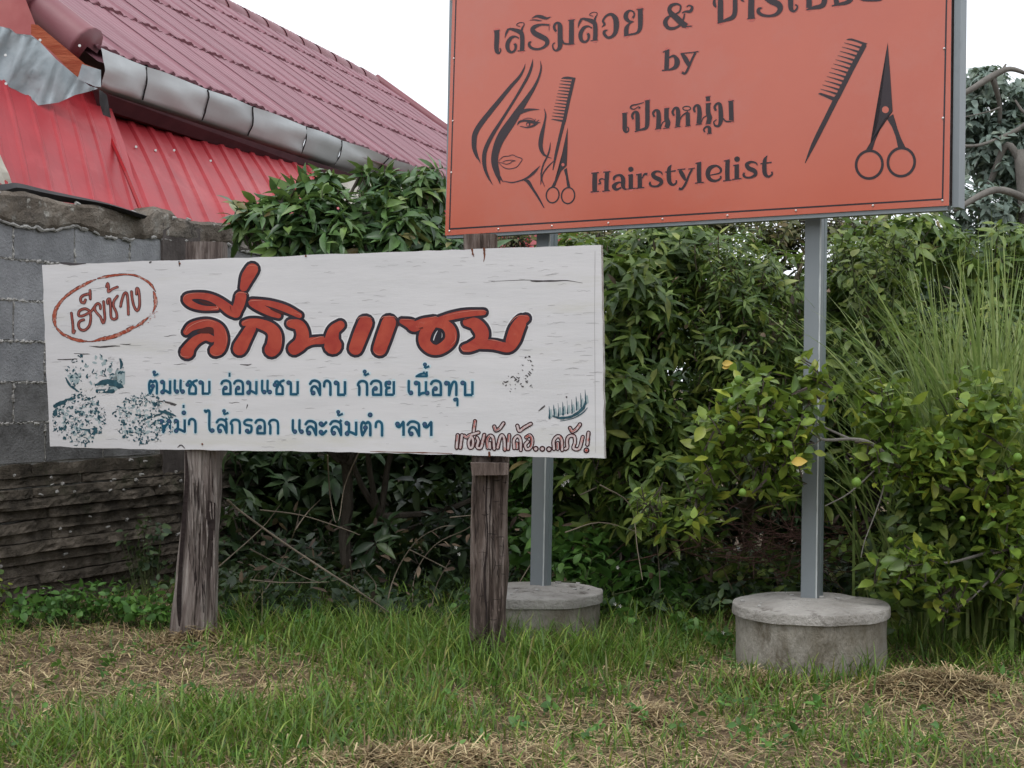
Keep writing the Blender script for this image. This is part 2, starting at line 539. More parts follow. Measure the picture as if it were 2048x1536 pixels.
mort.build("mortar", M_mortar, wall, kind="stuff", smooth=False)
bk = MB()
v_, f_ = jitter_box(-2.3, 6.3, 0.0, 1.93, -.11, -.006, 0.0)
bk.add(v_, f_); bk.build("wall_core", M_mortar, wall)

# rough cement cap, ragged lower edge
def cap_strip():
    s = -1.4; n = 190; ds = (6.2 + 1.4) / n
    mb = MB(); V = []
    rowsn = 7
    for i in range(n + 1):
        x = s + ds * i
        top = 2.035 + .022 * nz((x, 0, 0), 3.1) + .008 * nz((x, 4, 0), 17) + (.03 if 1.1 < x < 1.3 else 0)
        low = 1.895 + .035 * nz((x, 7, 0), 4.2) + .018 * nz((x, 9, 0), 15) - (.008 if .25 < x < 1.1 else 0)
        for j in range(rowsn + 1):
            t = j / rowsn
            z = low + (top - low) * t
            o = .018 + .012 * nz((x * 6, z * 9, 1), 1.0) + .008 * nz((x * 25, z * 25, 2), 1.0) - (.012 if j == 0 else 0) - (.02 if j == rowsn else 0)
            V.append(wp(x, z, o))
        V.append(wp(x, top - .005, -.13)); V.append(wp(x, 1.9, -.13)); V.append(wp(x, low + .0, -.004))
    w = rowsn + 4; Fc = []
    for i in range(n):
        for j in range(w):
            j2 = (j + 1) % w
            Fc.append((i * w + j, (i + 1) * w + j, (i + 1) * w + j2, i * w + j2))
    mb.add(V, Fc)
    mb.build("cement_cap", M_cap, wall)
    lip = MB()                                    # squeezed-out lighter edge of the cap
    for q in range(150):
        x = -1.3 + q * .045
        z = 1.895 + .035 * nz((x, 7, 0), 4.2) + .018 * nz((x, 9, 0), 15) - (.008 if .25 < x < 1.1 else 0)
        x2 = x + .045
        z2 = 1.895 + .035 * nz((x2, 7, 0), 4.2) + .018 * nz((x2, 9, 0), 15) - (.008 if .25 < x2 < 1.1 else 0)
        m_ = wp((x + x2) / 2, (z + z2) / 2 + random.uniform(-.006, .006), .012)
        if random.random() < .3: continue
        lip.tube([wp(x, z, .01), m_, wp(x2, z2, .01)], [random.uniform(.004, .012), random.uniform(.005, .013), random.uniform(.004, .01)], 5)
        if random.random() < .4:
            xx = x + random.uniform(0, .04); zz = 2.03 + random.uniform(-.012, .01)
            lip.tube([wp(xx, zz, .02), wp(xx + .03, zz + random.uniform(-.006, .006), .024)], [random.uniform(.004, .011), .005], 5)
    lip.build("mortar_lip", M_mortar, wall, kind="stuff")
cap_strip()
# stained pillar
v_, f_ = jitter_box(1.18, 1.5, 0.0, 1.99, -.06, .018, .004, sub=6)
link("pillar", mesh_py("pillar", v_, f_), M_pillar, wall)

# lower part: layered rough slabs
z = 0.0; k = 0
hts = [.052, .056, .05, .058, .052, .056, .052, .056, .054, .056, .05, .05]
for ri, h in enumerate(hts):
    s = -1.3 - random.uniform(0, .5)
    while s < 5.6:
        L_ = random.uniform(.5, 1.2)
        n = 30; V = []; Fc = []; sec = 6
        o_row = random.uniform(-.012, .012) + (.02 if ri < 11 else .0)
        for i in range(n + 1):
            x = s + L_ * i / n
            zw = .007 * nz((x, ri * .3, 0), 2.2) + .005 * nz((x, ri * 3.3, 2), 6)
            hh = h * (1.0 + .10 * nz((x, ri, 5), 6))
            for j in range(sec):
                a = math.pi * (j / (sec - 1))
                zz = z + zw + hh * .5 - math.cos(a) * hh * .5
                tt = j / (sec - 1); oo = o_row + (.025 + .010 * nz((x, ri, 1), 5)) * (1 - .85 * tt) * (1 if j else .1) + .010 * nz((x * 10, zz * 40, 3), 1) + .008 * nz((x * 45, zz * 60, 3), 1) - (.010 if i in (0, n) else 0)
                V.append(wp(x, zz, oo))
            V.append(wp(x, z + zw + hh, -.02)); V.append(wp(x, z + zw, -.02))
        w = sec + 2
        for i in range(n):
            for j in range(w):
                j2 = (j + 1) % w
                Fc.append((i * w + j, (i + 1) * w + j, (i + 1) * w + j2, i * w + j2))
        Fc.append(tuple(range(w - 1, -1, -1))); Fc.append(tuple(n * w + j for j in range(w)))
        link("stone_slab", mesh_py("stone_slab", V, Fc), M_slab, wall)
        s += L_ + .006
    z += h
for q in range(9):
    v_, f_ = jitter_box(-1.4 + q * .8, -.606 + q * .8, .645, .708, -.05, .012, .006, sub=8)
    link("stone_slab", mesh_py("stone_slab", v_, f_), M_slab, wall)
crumb = MB()
for q in range(90):
    s_ = random.uniform(-.6, 3.0); z_ = random.uniform(.05, .72)
    if random.random() < .5: z_ = random.choice([.24, .36, .55, .6, .68]) + random.uniform(-.02, .02)
    p = wp(s_, z_, .035); r = random.uniform(.003, .011)
    crumb.tube([p, p + WD * random.uniform(.008, .03) + Vector((0, 0, random.uniform(-.008, .008)))], [r, r * .6], 5)
crumb.build("loose_mortar", M_mortar, wall, kind="stuff")

# ================================================================== HOUSE
HG = 1.965 + EYE
E0 = Vector((-2.4679, 9.0069, HG)); UD = Vector((.29364, .95592, 0)); VD = Vector((-.77218, .23720, .58948)); VD.normalize()
RN = UD.cross(VD); RN.normalize()
if RN.z < 0: RN = -RN
def rp(u, v, h=0.0): return E0 + UD * u + VD * v + RN * h

house = thing("house", "low house with maroon tiled roof, red metal lean-to and grey gutter behind the block wall", "house", (E0.x, E0.y, 0))
def tile_mesh():
    nu = 40; Lv = 1.13; W = .515; V = []; Fc = []
    def prof(x):      # three waves per tile plus a flat pan
        return .011 * (0.5 + 0.5 * math.cos(2 * math.pi * x / .103)) ** 1.5
    vv = [0, .02, Lv * .5, Lv]
    for j, v in enumerate(vv):
        for i in range(nu + 1):
            x = W * i / nu
            lipx = .017 if .02 < x < .27 or .40 < x < .46 else .001
            h = prof(x) + (lipx * max(0, 1 - v / .25) + .005 * (1 - v / Lv))
            p = UD * x + VD * v + RN * h
            V.append(p)
    for i in range(nu + 1):          # front lip
        x = W * i / nu
        V.append(UD * x + VD * 0.0 + RN * (prof(x) + .001))
    for j in range(len(vv) - 1):
        for i in range(nu):
            a = j * (nu + 1) + i
            Fc.append((a, a + 1, a + nu + 2, a + nu + 1))
    b = len(vv) * (nu + 1)
    for i in range(nu):
        Fc.append((b + i, b + i + 1, i + 1, i))
    me = mesh_py("roof_tile", V, Fc); me.materials.append(M_roof)
    me.polygons.foreach_set("use_smooth", np.array([True] * (len(Fc) - nu) + [False] * nu))
    return me
tile = tile_mesh()
hinv = Matrix.Translation(house.location).inverted()
deck = MB()
deck.add([rp(-.05, -.05, -.05), rp(12, -.05, -.05), rp(12, 3.85, -.05), rp(-.05, 3.85, -.05)], [(0, 1, 2, 3)])
roof = deck.build("roof", M_roof, house)
for rv in (.03, 1.12, 2.2, 3.2):
    for c in range(24):
        o = bpy.data.objects.new("roof_tile", tile); COL.objects.link(o)
        o.parent = roof
        p = rp(-.05 + .5 * c, rv + random.uniform(-.012, .012), random.uniform(0, .004))
        o.matrix_basis = Matrix.Translation(p)
# second slope so that the roof is solid from the side
VB = Vector((-.77218, .23720, -.58948)).normalized()
R0 = rp(-.05, 3.874)
bb = MB(); bb.add([R0, R0 + UD * 12, R0 + UD * 12 + VB * 3.9, R0 + VB * 3.9], [(0, 1, 2, 3)])
bb.build("back_roof_slope", M_roof, house)
# ridge caps, one by one
for c in range(24):
    mb = MB(); V = []; Fc = []; n = 8
    u0 = -.1 + c * .5
    for i, (uu, r) in enumerate(((0, .092), (.03, .096), (.5, .082), (.53, .08))):
        for k in range(n + 1):
            a = math.pi * k / n
            p = R0 + UD * (u0 + uu) + Vector((0, 0, -.02 + r * math.sin(a) * 1.0)) + Vector((-VD.x, -VD.y, 0)).normalized() * (math.cos(a) * r * 1.35) + Vector((0, 0, -.055 * abs(math.cos(a)) ** 2))
            V.append(p)
    for i in range(3):
        for k in range(n):
            a = i * (n + 1) + k
            Fc.append((a, a + 1, a + n + 2, a + n + 1))
    mb.add(V, Fc); o = mb.build("ridge_cap", M_roofcap, house, smooth=True)
# verge caps on the near side (two half-round lengths) and far side
def halfround(p0, p1, r0, r1, name, mat, n=10):
    p0 = Vector(p0); p1 = Vector(p1); d = (p1 - p0).normalized()
    side = UD.copy(); upv = RN.copy(); V = []; Fc = []
    st = [0, .04, .97, 1.0]; rr = [r0 * 1.06, r0, r1, r1]
    for t, r in zip(st, rr):
        c = p0.lerp(p1, t)
        for k in range(n + 1):
            a = math.pi * 1.5 * (k / n) - .05 * math.pi
            V.append(c + side * math.cos(a) * r + upv * math.sin(a) * r)
    for i in range(len(st) - 1):
        for k in range(n):
            a = i * (n + 1) + k
            Fc.append((a, a + 1, a + n + 2, a + n + 1))
    c0 = len(V); V.append(p0); Fc += [(c0, k + 1, k) for k in range(n)]
    o = link(name, mesh_py(name, V, Fc), mat, house, smooth=True)
    return o
halfround(rp(-.10, .03, -.01), rp(-.10, .78, .01), .118, .108, "verge_cap", M_roofcap)
halfround(rp(-.10, .44, .012), rp(-.10, 2.0, .02), .128, .118, "verge_cap", M_roofcap)
halfround(rp(-.10, 1.94, .02), rp(-.10, 3.9, .02), .112, .1, "verge_cap", M_roofcap)
halfround(rp(12.0, -.05, .02), rp(12.0, 3.9, .02), .07, .07, "verge_cap", M_roofcap)
# gutter in folded sheets
def Dg(x): return 5895.0 / (655 - .376 * (x - 202))
tx = [202, 292, 414, 505, 612, 683, 778, 860, 940]; bx_ = [203, 283, 404, 496, 602, 670, 735, 820, 900]
def ytop(x): return 102.5 + .376 * (x - 202)
def ybot(x): return 174 + .333 * (x - 202)
def gpt(t, s, k):
    """k panel index, s 0..1 across, t 0..1 down; outward bow"""
    xa = tx[k] + (tx[k + 1] - tx[k]) * s; xb = bx_[k] + (bx_[k + 1] - bx_[k]) * s
    D = Dg(xa)
    p = U(xa, ytop(xa) - 3 - 2.5 * math.sin(math.pi * s), D - .10); q = U(xb, ybot(xb), D - .02)
    r = p.lerp(q, t)
    out = Vector((.95, -.30, 0))
    return r + out * (.018 * math.sin(math.pi * t) + .012 * math.sin(math.pi * s) * math.sin(math.pi * t) + .016 * nz((k * 3 + s * 2.2, t * 2.5, 0), 1))
for k in range(len(tx) - 1):
    V = []; Fc = []; n, m = 10, 8
    for j in range(m + 1):
        for i in range(n + 1):
            p = gpt(j / m, i / n, k)
            if k == 0 and i < 2: p = p + Vector((0, 0, .006 * (2 - i)))
            V.append(p)
    for j in range(m):
        for i in range(n):
            a = j * (n + 1) + i
            Fc.append((a, a + n + 1, a + n + 2, a + 1))
    base = len(V)                      # lip turned back at the bottom
    for i in range(n + 1): V.append(gpt(1, i / n, k) + Vector((-.10, .05, .0)))
    for i in range(n): Fc.append((m * (n + 1) + i, base + i, base + i + 1, m * (n + 1) + i + 1))
    link("gutter_panel", mesh_py("gutter_panel", V, Fc), M_galv, house, smooth=True)
    sm = MB()
    if k:
        pts = [gpt(t, 0, k) + Vector((.004, -.008, 0)) + Vector((0, 0, .003 * math.sin(t * 9))) for t in np.linspace(0.02, 1.0, 9)]
        sm.tube(pts, .0055, 5); sm.build("gutter_seam", M_dark, house)
# dark board added to give the band of shade under the gutter
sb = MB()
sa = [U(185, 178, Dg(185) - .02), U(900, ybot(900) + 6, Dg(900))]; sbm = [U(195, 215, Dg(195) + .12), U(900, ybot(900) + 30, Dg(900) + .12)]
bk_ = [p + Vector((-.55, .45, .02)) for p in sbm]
sb.add([sa[0], sa[1], sbm[1], sbm[0], bk_[1], bk_[0]], [(0, 1, 2, 3), (3, 2, 4, 5)]); sb.build("eave_shade_board", M_eave_shade, house)

# corrugated sheets of the lean-to
def sheet(name, tl, tr, br, bl, nr, amp, mat, flatfrac=.7, bow=0.02, width=.28, sh=.0):
    TL, TR, BR, BL = (U(*p) for p in (tl, tr, br, bl))
    nrm = (TR - TL).cross(BL - TL).normalized()
    if nrm.y > 0: nrm = -nrm
    V = []; Fc = []
    xs = []
    for r in range(nr):
        for t, h in ((0, 0), (.5 - width / 2 - .06, 0), (.5 - width / 2 + .03, 1), (.5 + width / 2 - .03, 1), (.5 + width / 2 + .06, 0)):
            xs.append(((r + t) / nr, h))
    xs.append((1.0, 0)); n = len(xs); m = 8
    for j in range(m + 1):
        t = j / m
        for x, h in xs:
            p = TL.lerp(TR, x).lerp(BL.lerp(BR, x), t)
            p = p + nrm * (amp * h + bow * math.sin(math.pi * t) * (0.6 + .4 * nz((x * 4, t * 2, 0), 1)) + .012 * nz((x * 6, t * 3, 5), 1))
            V.append(p)
    for j in range(m):
        for i in range(n - 1):
            a = j * n + i
            Fc.append((a, a + n, a + n + 1, a + 1))
    return link(name, mesh_py(name, V, Fc), mat, house)
sheet("red_roof_sheet", (-120, 60, 8.35), (200, 150, 9.5), (293, 452, 8.35), (-60, 352, 7.35), 8, .010, M_red, width=.16, bow=.03)
sheet("red_roof_sheet", (160, 160, 9.6), (600, 300, 12.2), (742, 530, 10.75), (291, 450, 8.36), 13, .015, M_red, width=.3, bow=.04)
sheet("cream_wall_sheet", (560, 330, 11.6), (960, 400, 15.0), (1010, 520, 14.5), (600, 520, 11.5), 9, .02, M_cream, width=.3)
sheet("red_wall_sheet", (760, 400, 12.2), (1180, 470, 15.5), (1190, 540, 15.5), (860, 540, 12.2), 9, .03, M_red, width=.3)
sheet("cream_wall_sheet", (-90, 285, 7.45), (-4, 300, 7.55), (34, 396, 7.6), (-60, 396, 7.4), 2, .02, M_cream)
seam = MB()
sp = [U(178, 178, 9.2), U(215, 262, 8.95), U(252, 345, 8.45), U(293, 447, 8.22)]
seam.tube(sp, .013, 5); seam.build("sheet_seam", M_redseam, house)
# dark strip for the roof sheet's underside edge over the wall
es = MB()
pts = [U(-40, 372, 7.2), U(10, 368, 7.3), U(35, 366, 7.38), U(90, 379, 7.6), U(150, 392, 7.75), U(215, 406, 7.9), U(290, 430, 8.05)]
cc = cat([tuple(p) for p in pts], 5)
V = []; Fc = []
for i, p in enumerate(cc):
    t = i / (len(cc) - 1); h = .06 * (1 - t) + .02
    p = Vector(p)
    V += [p + Vector((0, 0, 0)), p + Vector((.02, -.03, -h * .45)), p + Vector((.0, 0, -h)), p + Vector((-.05, .1, -h * .5))]
for i in range(len(cc) - 1):
    for j in range(4):
        j2 = (j + 1) % 4
        Fc.append((i * 4 + j, (i + 1) * 4 + j, (i + 1) * 4 + j2, i * 4 + j2))
es.add(V, Fc); es.build("dark_edge_strip", M_dark, house)
# crumpled zinc patch
def poly_sheet(name, pts, D, mat, crumple=.02, thick=.003, seed=0, tilt=(0, 0), n=22):
    """irregular sheet outlined by photo points at depth D(+tilt), crumpled"""
    xs = [p[0] for p in pts]; ys = [p[1] for p in pts]
    bm = bmesh.new()
    vs = [bm.verts.new((p[0], p[1], 0)) for p in pts]
    bm.faces.new(vs)
    bmesh.ops.triangulate(bm, faces=bm.faces[:])
    bmesh.ops.subdivide_edges(bm, edges=bm.edges[:], cuts=5, use_grid_fill=True)
    for v in bm.verts:
        x, y = v.co.x, v.co.y
        d = D + tilt[0] * (x - xs[0]) / 100 + tilt[1] * (y - ys[0]) / 100
        d += crumple * (nz((x / 34, y / 80, seed), 1) - .9 * abs(nz((x / 24 + y / 60, y / 150, seed + 9), 1)) + .22 * nz((x / 14, y / 22, seed + 3), 1))
        v.co = U(x, y, d)
    me = bpy.data.meshes.new(name); bm.to_mesh(me); bm.free()
    return link(name, me, mat, house, smooth=True)
poly_sheet("pink_gable_sheet", [(-60, -60), (40, -30), (75, 60), (150, 145), (120, 170), (-60, 120)], 8.75, M_pinksheet, .01)
poly_sheet("timber_fascia", [(62, 48), (76, 50), (170, 128), (196, 138), (200, 165), (150, 152), (105, 105), (62, 68)], 8.62, M_orangewood, .004)
poly_sheet("zinc_patch", [(-40, 50), (2, 53), (20, 57), (32, 67), (62, 70), (78, 82), (112, 118), (150, 150), (178, 171), (196, 177), (182, 182), (150, 190), (118, 205), (88, 209), (60, 213), (28, 215), (12, 204), (0, 190), (-40, 150)],
           8.35, M_galvdull, .035, tilt=(.12, 0))
poly_sheet("gutter_flashing", [(164, 128), (202, 140), (202, 174), (190, 173), (155, 158)], 8.5, M_galvdull, .01)
poly_sheet("hanging_strip", [(198, 178), (214, 190), (222, 236), (206, 230), (199, 205)], 8.5, M_dark, .02)
scr = MB()
for px, py in [(272, 294), (311, 301), (348, 301), (421, 322), (159, 92), (547, 355), (80, 81), (11, 111), (12, 168)]:
    p = U(px, py, (Dg(px) - .2) if px > 200 else 8.25); scr.tube([p, p + Vector((.004, -.012, 0))], .008, 6)
scr.build("roof_screws", M_galvnail, house, kind="stuff")
# house walls under the roofs (mostly hidden)
hw = MB()
a = rp(.4, .3); b = rp(11.8, .3); c_ = rp(11.8, 7.0); d_ = rp(.4, 7.0)
pts = [Vector((p.x, p.y, 0)) for p in (a, b, b + Vector((-5.2, 1.6, 0)), a + Vector((-5.2, 1.6, 0)))]
V = pts + [p + Vector((0, 0, 3.0)) for p in pts]
hw.add(V, [(0, 1, 5, 4), (1, 2, 6, 5), (2, 3, 7, 6), (3, 0, 4, 7)]); hw.build("house_wall", M_cream, house)
# ================================================================== SIGN MATERIALS
M_white = pm("weathered_white_paint", [(0.3, (0.57, 0.565, 0.575)), (0.7, (0.64, 0.63, 0.64))], scale=2.2, rough=0.62, bump=.06, bump_scale=14, stretch=(1, 1, 7),
             spots=[(1.2, .55, .75, (0.56, 0.55, 0.51)), (7, .68, .86, (0.50, 0.485, 0.475))])
M_plyedge = pm("plywood_edge", [(0.3, (0.30, 0.27, 0.24)), (0.7, (0.62, 0.61, 0.6))], scale=20, rough=0.9, bump=.5)
M_brushred = pm("sign_red_paint", [(0.35, (0.33, 0.042, 0.030)), (0.65, (0.43, 0.075, 0.045))], scale=9, rough=0.5, distort=1.0, bump=.08,
                spots=[(26, .62, .8, (0.46, 0.13, 0.09)), (3, .55, .8, (0.33, 0.045, 0.038))])
M_brushdark = pm("sign_black_outline", [(0.3, (0.016, 0.014, 0.022)), (0.7, (0.036, 0.030, 0.040))], scale=12, rough=0.5)
M_halo = flat("sign_white_halo", (0.68, 0.67, 0.68), rough=.6)
M_highlight = flat("sign_highlight", (0.55, 0.20, 0.15), rough=.5)
M_inner = flat("sign_dark_counter", (0.07, 0.022, 0.020), rough=.5)
M_blue = pm("sign_blue_paint", [(0.3, (0.008, 0.055, 0.105)), (0.7, (0.013, 0.10, 0.165))], scale=14, rough=0.5, spots=(30, .62, .8, (0.06, 0.12, 0.2)))
M_bluehalo = flat("sign_pale_blue_halo", (0.50, 0.61, 0.65), rough=.6)
M_bluedot = flat("sign_violet_blue", (0.06, 0.09, 0.17), rough=.5)
M_scriptred = pm("sign_script_red", [(0.3, (0.24, 0.06, 0.05)), (0.7, (0.33, 0.10, 0.08))], scale=20, rough=.6, spots=(40, .55, .75, (0.40, 0.20, 0.17)))
M_ringred = pm("sign_faded_red_ring", [(0.35, (0.30, 0.055, 0.03)), (0.6, (0.38, 0.10, 0.06))], scale=30, rough=.6, spots=(60, .52, .66, (0.5, 0.40, 0.36)))
M_palepink = pm("sign_pale_pink", [(0.3, (0.50, 0.40, 0.40)), (0.7, (0.56, 0.50, 0.5))], scale=30, rough=.6, spots=(45, .52, .66, (0.42, 0.12, 0.09)))
M_darkred = flat("sign_dark_red_outline", (0.045, 0.016, 0.018), rough=.5)
M_teal = pm("sign_teal_ink", [(0.3, (0.014, 0.045, 0.065)), (0.7, (0.04, 0.11, 0.14))], scale=40, rough=.6)
M_tealpale = pm("sign_pale_teal_ink", [(0.3, (0.22, 0.30, 0.32)), (0.7, (0.40, 0.47, 0.48))], scale=30, rough=.6)
M_crack = flat("paint_crack", (0.075, 0.068, 0.070), rough=.9)
M_cracklight = flat("shallow_paint_crack", (0.40, 0.39, 0.395), rough=.9)
M_rust = flat("rust_stain", (0.16, 0.06, 0.035), rough=.9)
M_orange = pm("orange_vinyl", [(0.3, (0.46, 0.080, 0.036)), (0.7, (0.51, 0.098, 0.044))], scale=1.5, rough=0.22, rough_var=.02, spec=.5, ior=1.6, bump=.02, bump_scale=3,
              coat=.55, coat_rough=.15, spots=(2.0, .5, .8, (0.47, 0.115, 0.07)))
M_print = pm("black_vinyl_print", [(0.3, (0.016, 0.007, 0.010)), (0.7, (0.024, 0.010, 0.015))], scale=3, rough=0.25, spec=.35, ior=1.5, coat=.25, coat_rough=.15)
M_outline = flat("pale_print_outline", (0.50, 0.14, 0.12), rough=.35)
M_steel = pm("grey_painted_steel", [(0.3, (0.20, 0.225, 0.24)), (0.7, (0.255, 0.28, 0.295))], scale=3, rough=0.5, metallic=.25, stretch=(1, 1, .4),
             spots=[(30, .70, .76, (0.42, 0.44, 0.43)), (3, .6, .8, (0.12, 0.14, 0.145))], bump=.05)
M_steel2 = pm("teal_grey_steel", [(0.3, (0.18, 0.22, 0.23)), (0.7, (0.235, 0.27, 0.28))], scale=3, rough=0.5, metallic=.25, stretch=(1, 1, .4), spots=(28, .7, .76, (0.42, 0.44, 0.43)))
M_weld = flat("pale_weld_bead", (0.52, 0.55, 0.55), rough=.6, metallic=.2)
M_bare = flat("bare_primer_patch", (0.30, 0.29, 0.29), rough=.8)
M_rivet = flat("shiny_rivet", (0.75, 0.72, 0.70), rough=.3, metallic=.6)
M_post = pm("weathered_timber", [(0.32, (0.06, 0.044, 0.040)), (0.48, (0.19, 0.155, 0.14)), (0.66, (0.36, 0.32, 0.295))], scale=16, rough=0.9, bump=1.0, bump_scale=48,
            stretch=(1.6, 1.6, .13), spots=[(20, .62, .72, (0.028, 0.02, 0.02)), (6, .6, .75, (0.32, 0.295, 0.28))], distort=.4)
M_post2 = pm("dark_weathered_timber", [(0.32, (0.045, 0.032, 0.026)), (0.48, (0.14, 0.105, 0.09)), (0.66, (0.29, 0.24, 0.215))], scale=16, rough=0.9, bump=1.0, bump_scale=48,
             stretch=(1.6, 1.6, .2), spots=[(20, .6, .7, (0.022, 0.015, 0.015)), (8, .66, .75, (0.26, 0.22, 0.21))], distort=.4)
M_postdark = pm("near_black_brown", [(0.3, (0.012, 0.009, 0.009)), (0.7, (0.04, 0.028, 0.026))], scale=10, rough=0.95, bump=.8)
M_conc = pm("concrete_ring", [(0.3, (0.24, 0.22, 0.185)), (0.6, (0.38, 0.355, 0.31))], scale=4, rough=0.92, bump=1.0, bump_scale=70, stretch=(1, 1, .45),
            spots=[(4, .52, .66, (0.12, 0.10, 0.07)), (22, .62, .74, (0.06, 0.05, 0.04)), (2.2, .52, .66, (0.19, 0.165, 0.125)), (11, .58, .70, (0.14, 0.12, 0.09)), (7, .64, .74, (0.38, 0.36, 0.32))])
M_conctop = pm("concrete_lid", [(0.3, (0.27, 0.25, 0.225)), (0.6, (0.44, 0.415, 0.385))], scale=5, rough=0.92, bump=1.0, bump_scale=50,
               spots=[(9, .56, .68, (0.13, 0.115, 0.10)), (40, .7, .76, (0.6, 0.58, 0.55))])


class Plane:
    def __init__(self, A, B):            # A,B: world points on a vertical plane, left to right
        self.p = Vector(A); self.u = (Vector(B) - Vector(A)); self.u.z = 0; self.u.normalize()
        self.n = Vector((self.u.y, -self.u.x, 0))
        if self.n.y > 0: self.n = -self.n
    def hit(self, px, py, lift=0.0):
        d = Vector(((px - 1024) / F, 1.0, -(py - HY) / F)); o = Vector((0, 0, EYE))
        q = self.p + self.n * lift
        t = (q - o).dot(self.n) / d.dot(self.n)
        return o + d * t


class Ink:
    """flat lettering laid on a plane; every piece gets its own hair's breadth of height"""
    def __init__(self, plane, T=(0, 0, 1)): self.pl = plane; self.T = T; self.mb = MB(); self.mats = []; self.i = 0
    def mi(self, m):
        if m not in self.mats: self.mats.append(m)
        return self.mats.index(m)
    def q(self, x, y): return self.T[0] + x / self.T[2], self.T[1] + y / self.T[2]
    def lift(self, base):
        self.i += 1
        return base * .36 + (self.i % 9) * .00007
    def poly(self, pts, m, base=.0025, smooth=0):
        if smooth: pts = [tuple(p) for p in cat(list(pts) + [pts[0]], smooth)][:-1]
        l = self.lift(base)
        bm = bmesh.new()
        vs = [bm.verts.new(self.pl.hit(*self.q(p[0], p[1]), l)) for p in pts]
        f = bm.faces.new(vs); bmesh.ops.triangulate(bm, faces=[f])
        bm.verts.index_update()
        self.mb.add([v.co.copy() for v in bm.verts], [tuple(v.index for v in f.verts) for f in bm.faces], self.mi(m)); bm.free()
    def stroke(self, pts, m, w=None, base=.0025, grow=0.0, sub=5, curve=True, caps=True, rough=0.0):
        """pts (x,y[,w]) in zoomed pixels, w overrides; grow adds to width"""
        P = [(p[0], p[1], (p[2] if len(p) > 2 else w) + grow) for p in pts]
        C = cat(P, sub) if (curve and len(P) > 2) else [np.array(p, float) for p in P]
        l0 = self.lift(base); V = []; Fc = []; n = len(C)
        wid = []
        for i, c in enumerate(C):
            l = l0 + .00006 * i / n
            a = C[max(0, i - 1)]; b = C[min(n - 1, i + 1)]
            d = np.array([b[0] - a[0], b[1] - a[1]]); d /= max(np.linalg.norm(d), 1e-6)
            nx, ny = -d[1], d[0]; h = max(c[2], .5) / 2
            h1 = h * (1 + rough * random.uniform(-1, 1)); h2 = h * (1 + rough * random.uniform(-1, 1))
            V.append(self.pl.hit(*self.q(c[0] + nx * h1, c[1] + ny * h1), l)); V.append(self.pl.hit(*self.q(c[0] - nx * h2, c[1] - ny * h2), l))
            wid.append((c, d, h))
        for i in range(n - 1): Fc.append((2 * i, 2 * i + 1, 2 * i + 3, 2 * i + 2))
        if caps:
            for k, sg in ((0, -1), (n - 1, 1)):
                c, d, h = wid[k]; l = l0 + (.00006 if k else 0)
                if h < 1.2: continue
                s = len(V); V.append(self.pl.hit(*self.q(c[0], c[1]), l)); m_ = 7
                a0 = math.atan2(d[1] * sg, d[0] * sg)
                for j in range(m_ + 1):
                    a = a0 - math.pi / 2 + math.pi * j / m_
                    V.append(self.pl.hit(*self.q(c[0] + math.cos(a) * h, c[1] + math.sin(a) * h), l))
                for j in range(m_): Fc.append((s, s + 1 + j, s + 2 + j))
        self.mb.add(V, Fc, self.mi(m))
    def dot(self, x, y, r, m, base=.0025, ry=None, n=16):
        self.poly([(x + math.cos(2 * math.pi * k / n) * r, y + math.sin(2 * math.pi * k / n) * (ry or r)) for k in range(n)], m, base)
    def ring(self, x, y, rx, ry, w, m, base=.0025, n=30, rot=0.0):
        l = self.lift(base); V = []; Fc = []
        for k in range(n):
            a = 2 * math.pi * k / n
            for e in (-w / 2, w / 2):
                X = math.cos(a) * (rx + e); Y = math.sin(a) * (ry + e)
                V.append(self.pl.hit(*self.q(x + X * math.cos(rot) - Y * math.sin(rot), y + X * math.sin(rot) + Y * math.cos(rot)), l))
        for k in range(n):
            k2 = (k + 1) % n; Fc.append((2 * k, 2 * k + 1, 2 * k2 + 1, 2 * k2))
        self.mb.add(V, Fc, self.mi(m))
    def done(self, name, parent, label=None, kind=None):
        o = self.mb.build(name, self.mats, parent, kind)
        if label: o["label"] = label
        return o


def slab(name, pl, outline, lift, depth, mats, parent, sub=26, rag=0.0):
    """board cut to an outline given in photo pixels, real thickness behind its face"""
    pts = []
    for i in range(len(outline)):
        a = outline[i]; b = outline[(i + 1) % len(outline)]
        k = max(1, int(math.hypot(b[0] - a[0], b[1] - a[1]) / sub))
        for j in range(k):
            t = j / k
            e = rag if j else 0
            pts.append((a[0] + (b[0] - a[0]) * t + random.uniform(-e, e), a[1] + (b[1] - a[1]) * t + random.uniform(-e, e)))
    V = [pl.hit(x, y, lift) for x, y in pts]; n = len(V)
    V += [v - pl.n * depth for v in V]
    Fc = [tuple(range(n)), tuple(range(2 * n - 1, n - 1, -1))] + [(i, i + n, (i + 1) % n + n, (i + 1) % n) for i in range(n)]
    me = mesh_py(name, V, Fc)
    bm = bmesh.new(); bm.from_mesh(me); bmesh.ops.recalc_face_normals(bm, faces=bm.faces); bm.to_mesh(me); bm.free()
    o = link(name, me, mats, parent)
    if isinstance(mats, (list, tuple)) and len(mats) > 1:
        for i, p in enumerate(me.polygons): p.material_index = 0 if i == 0 else 1
    return o

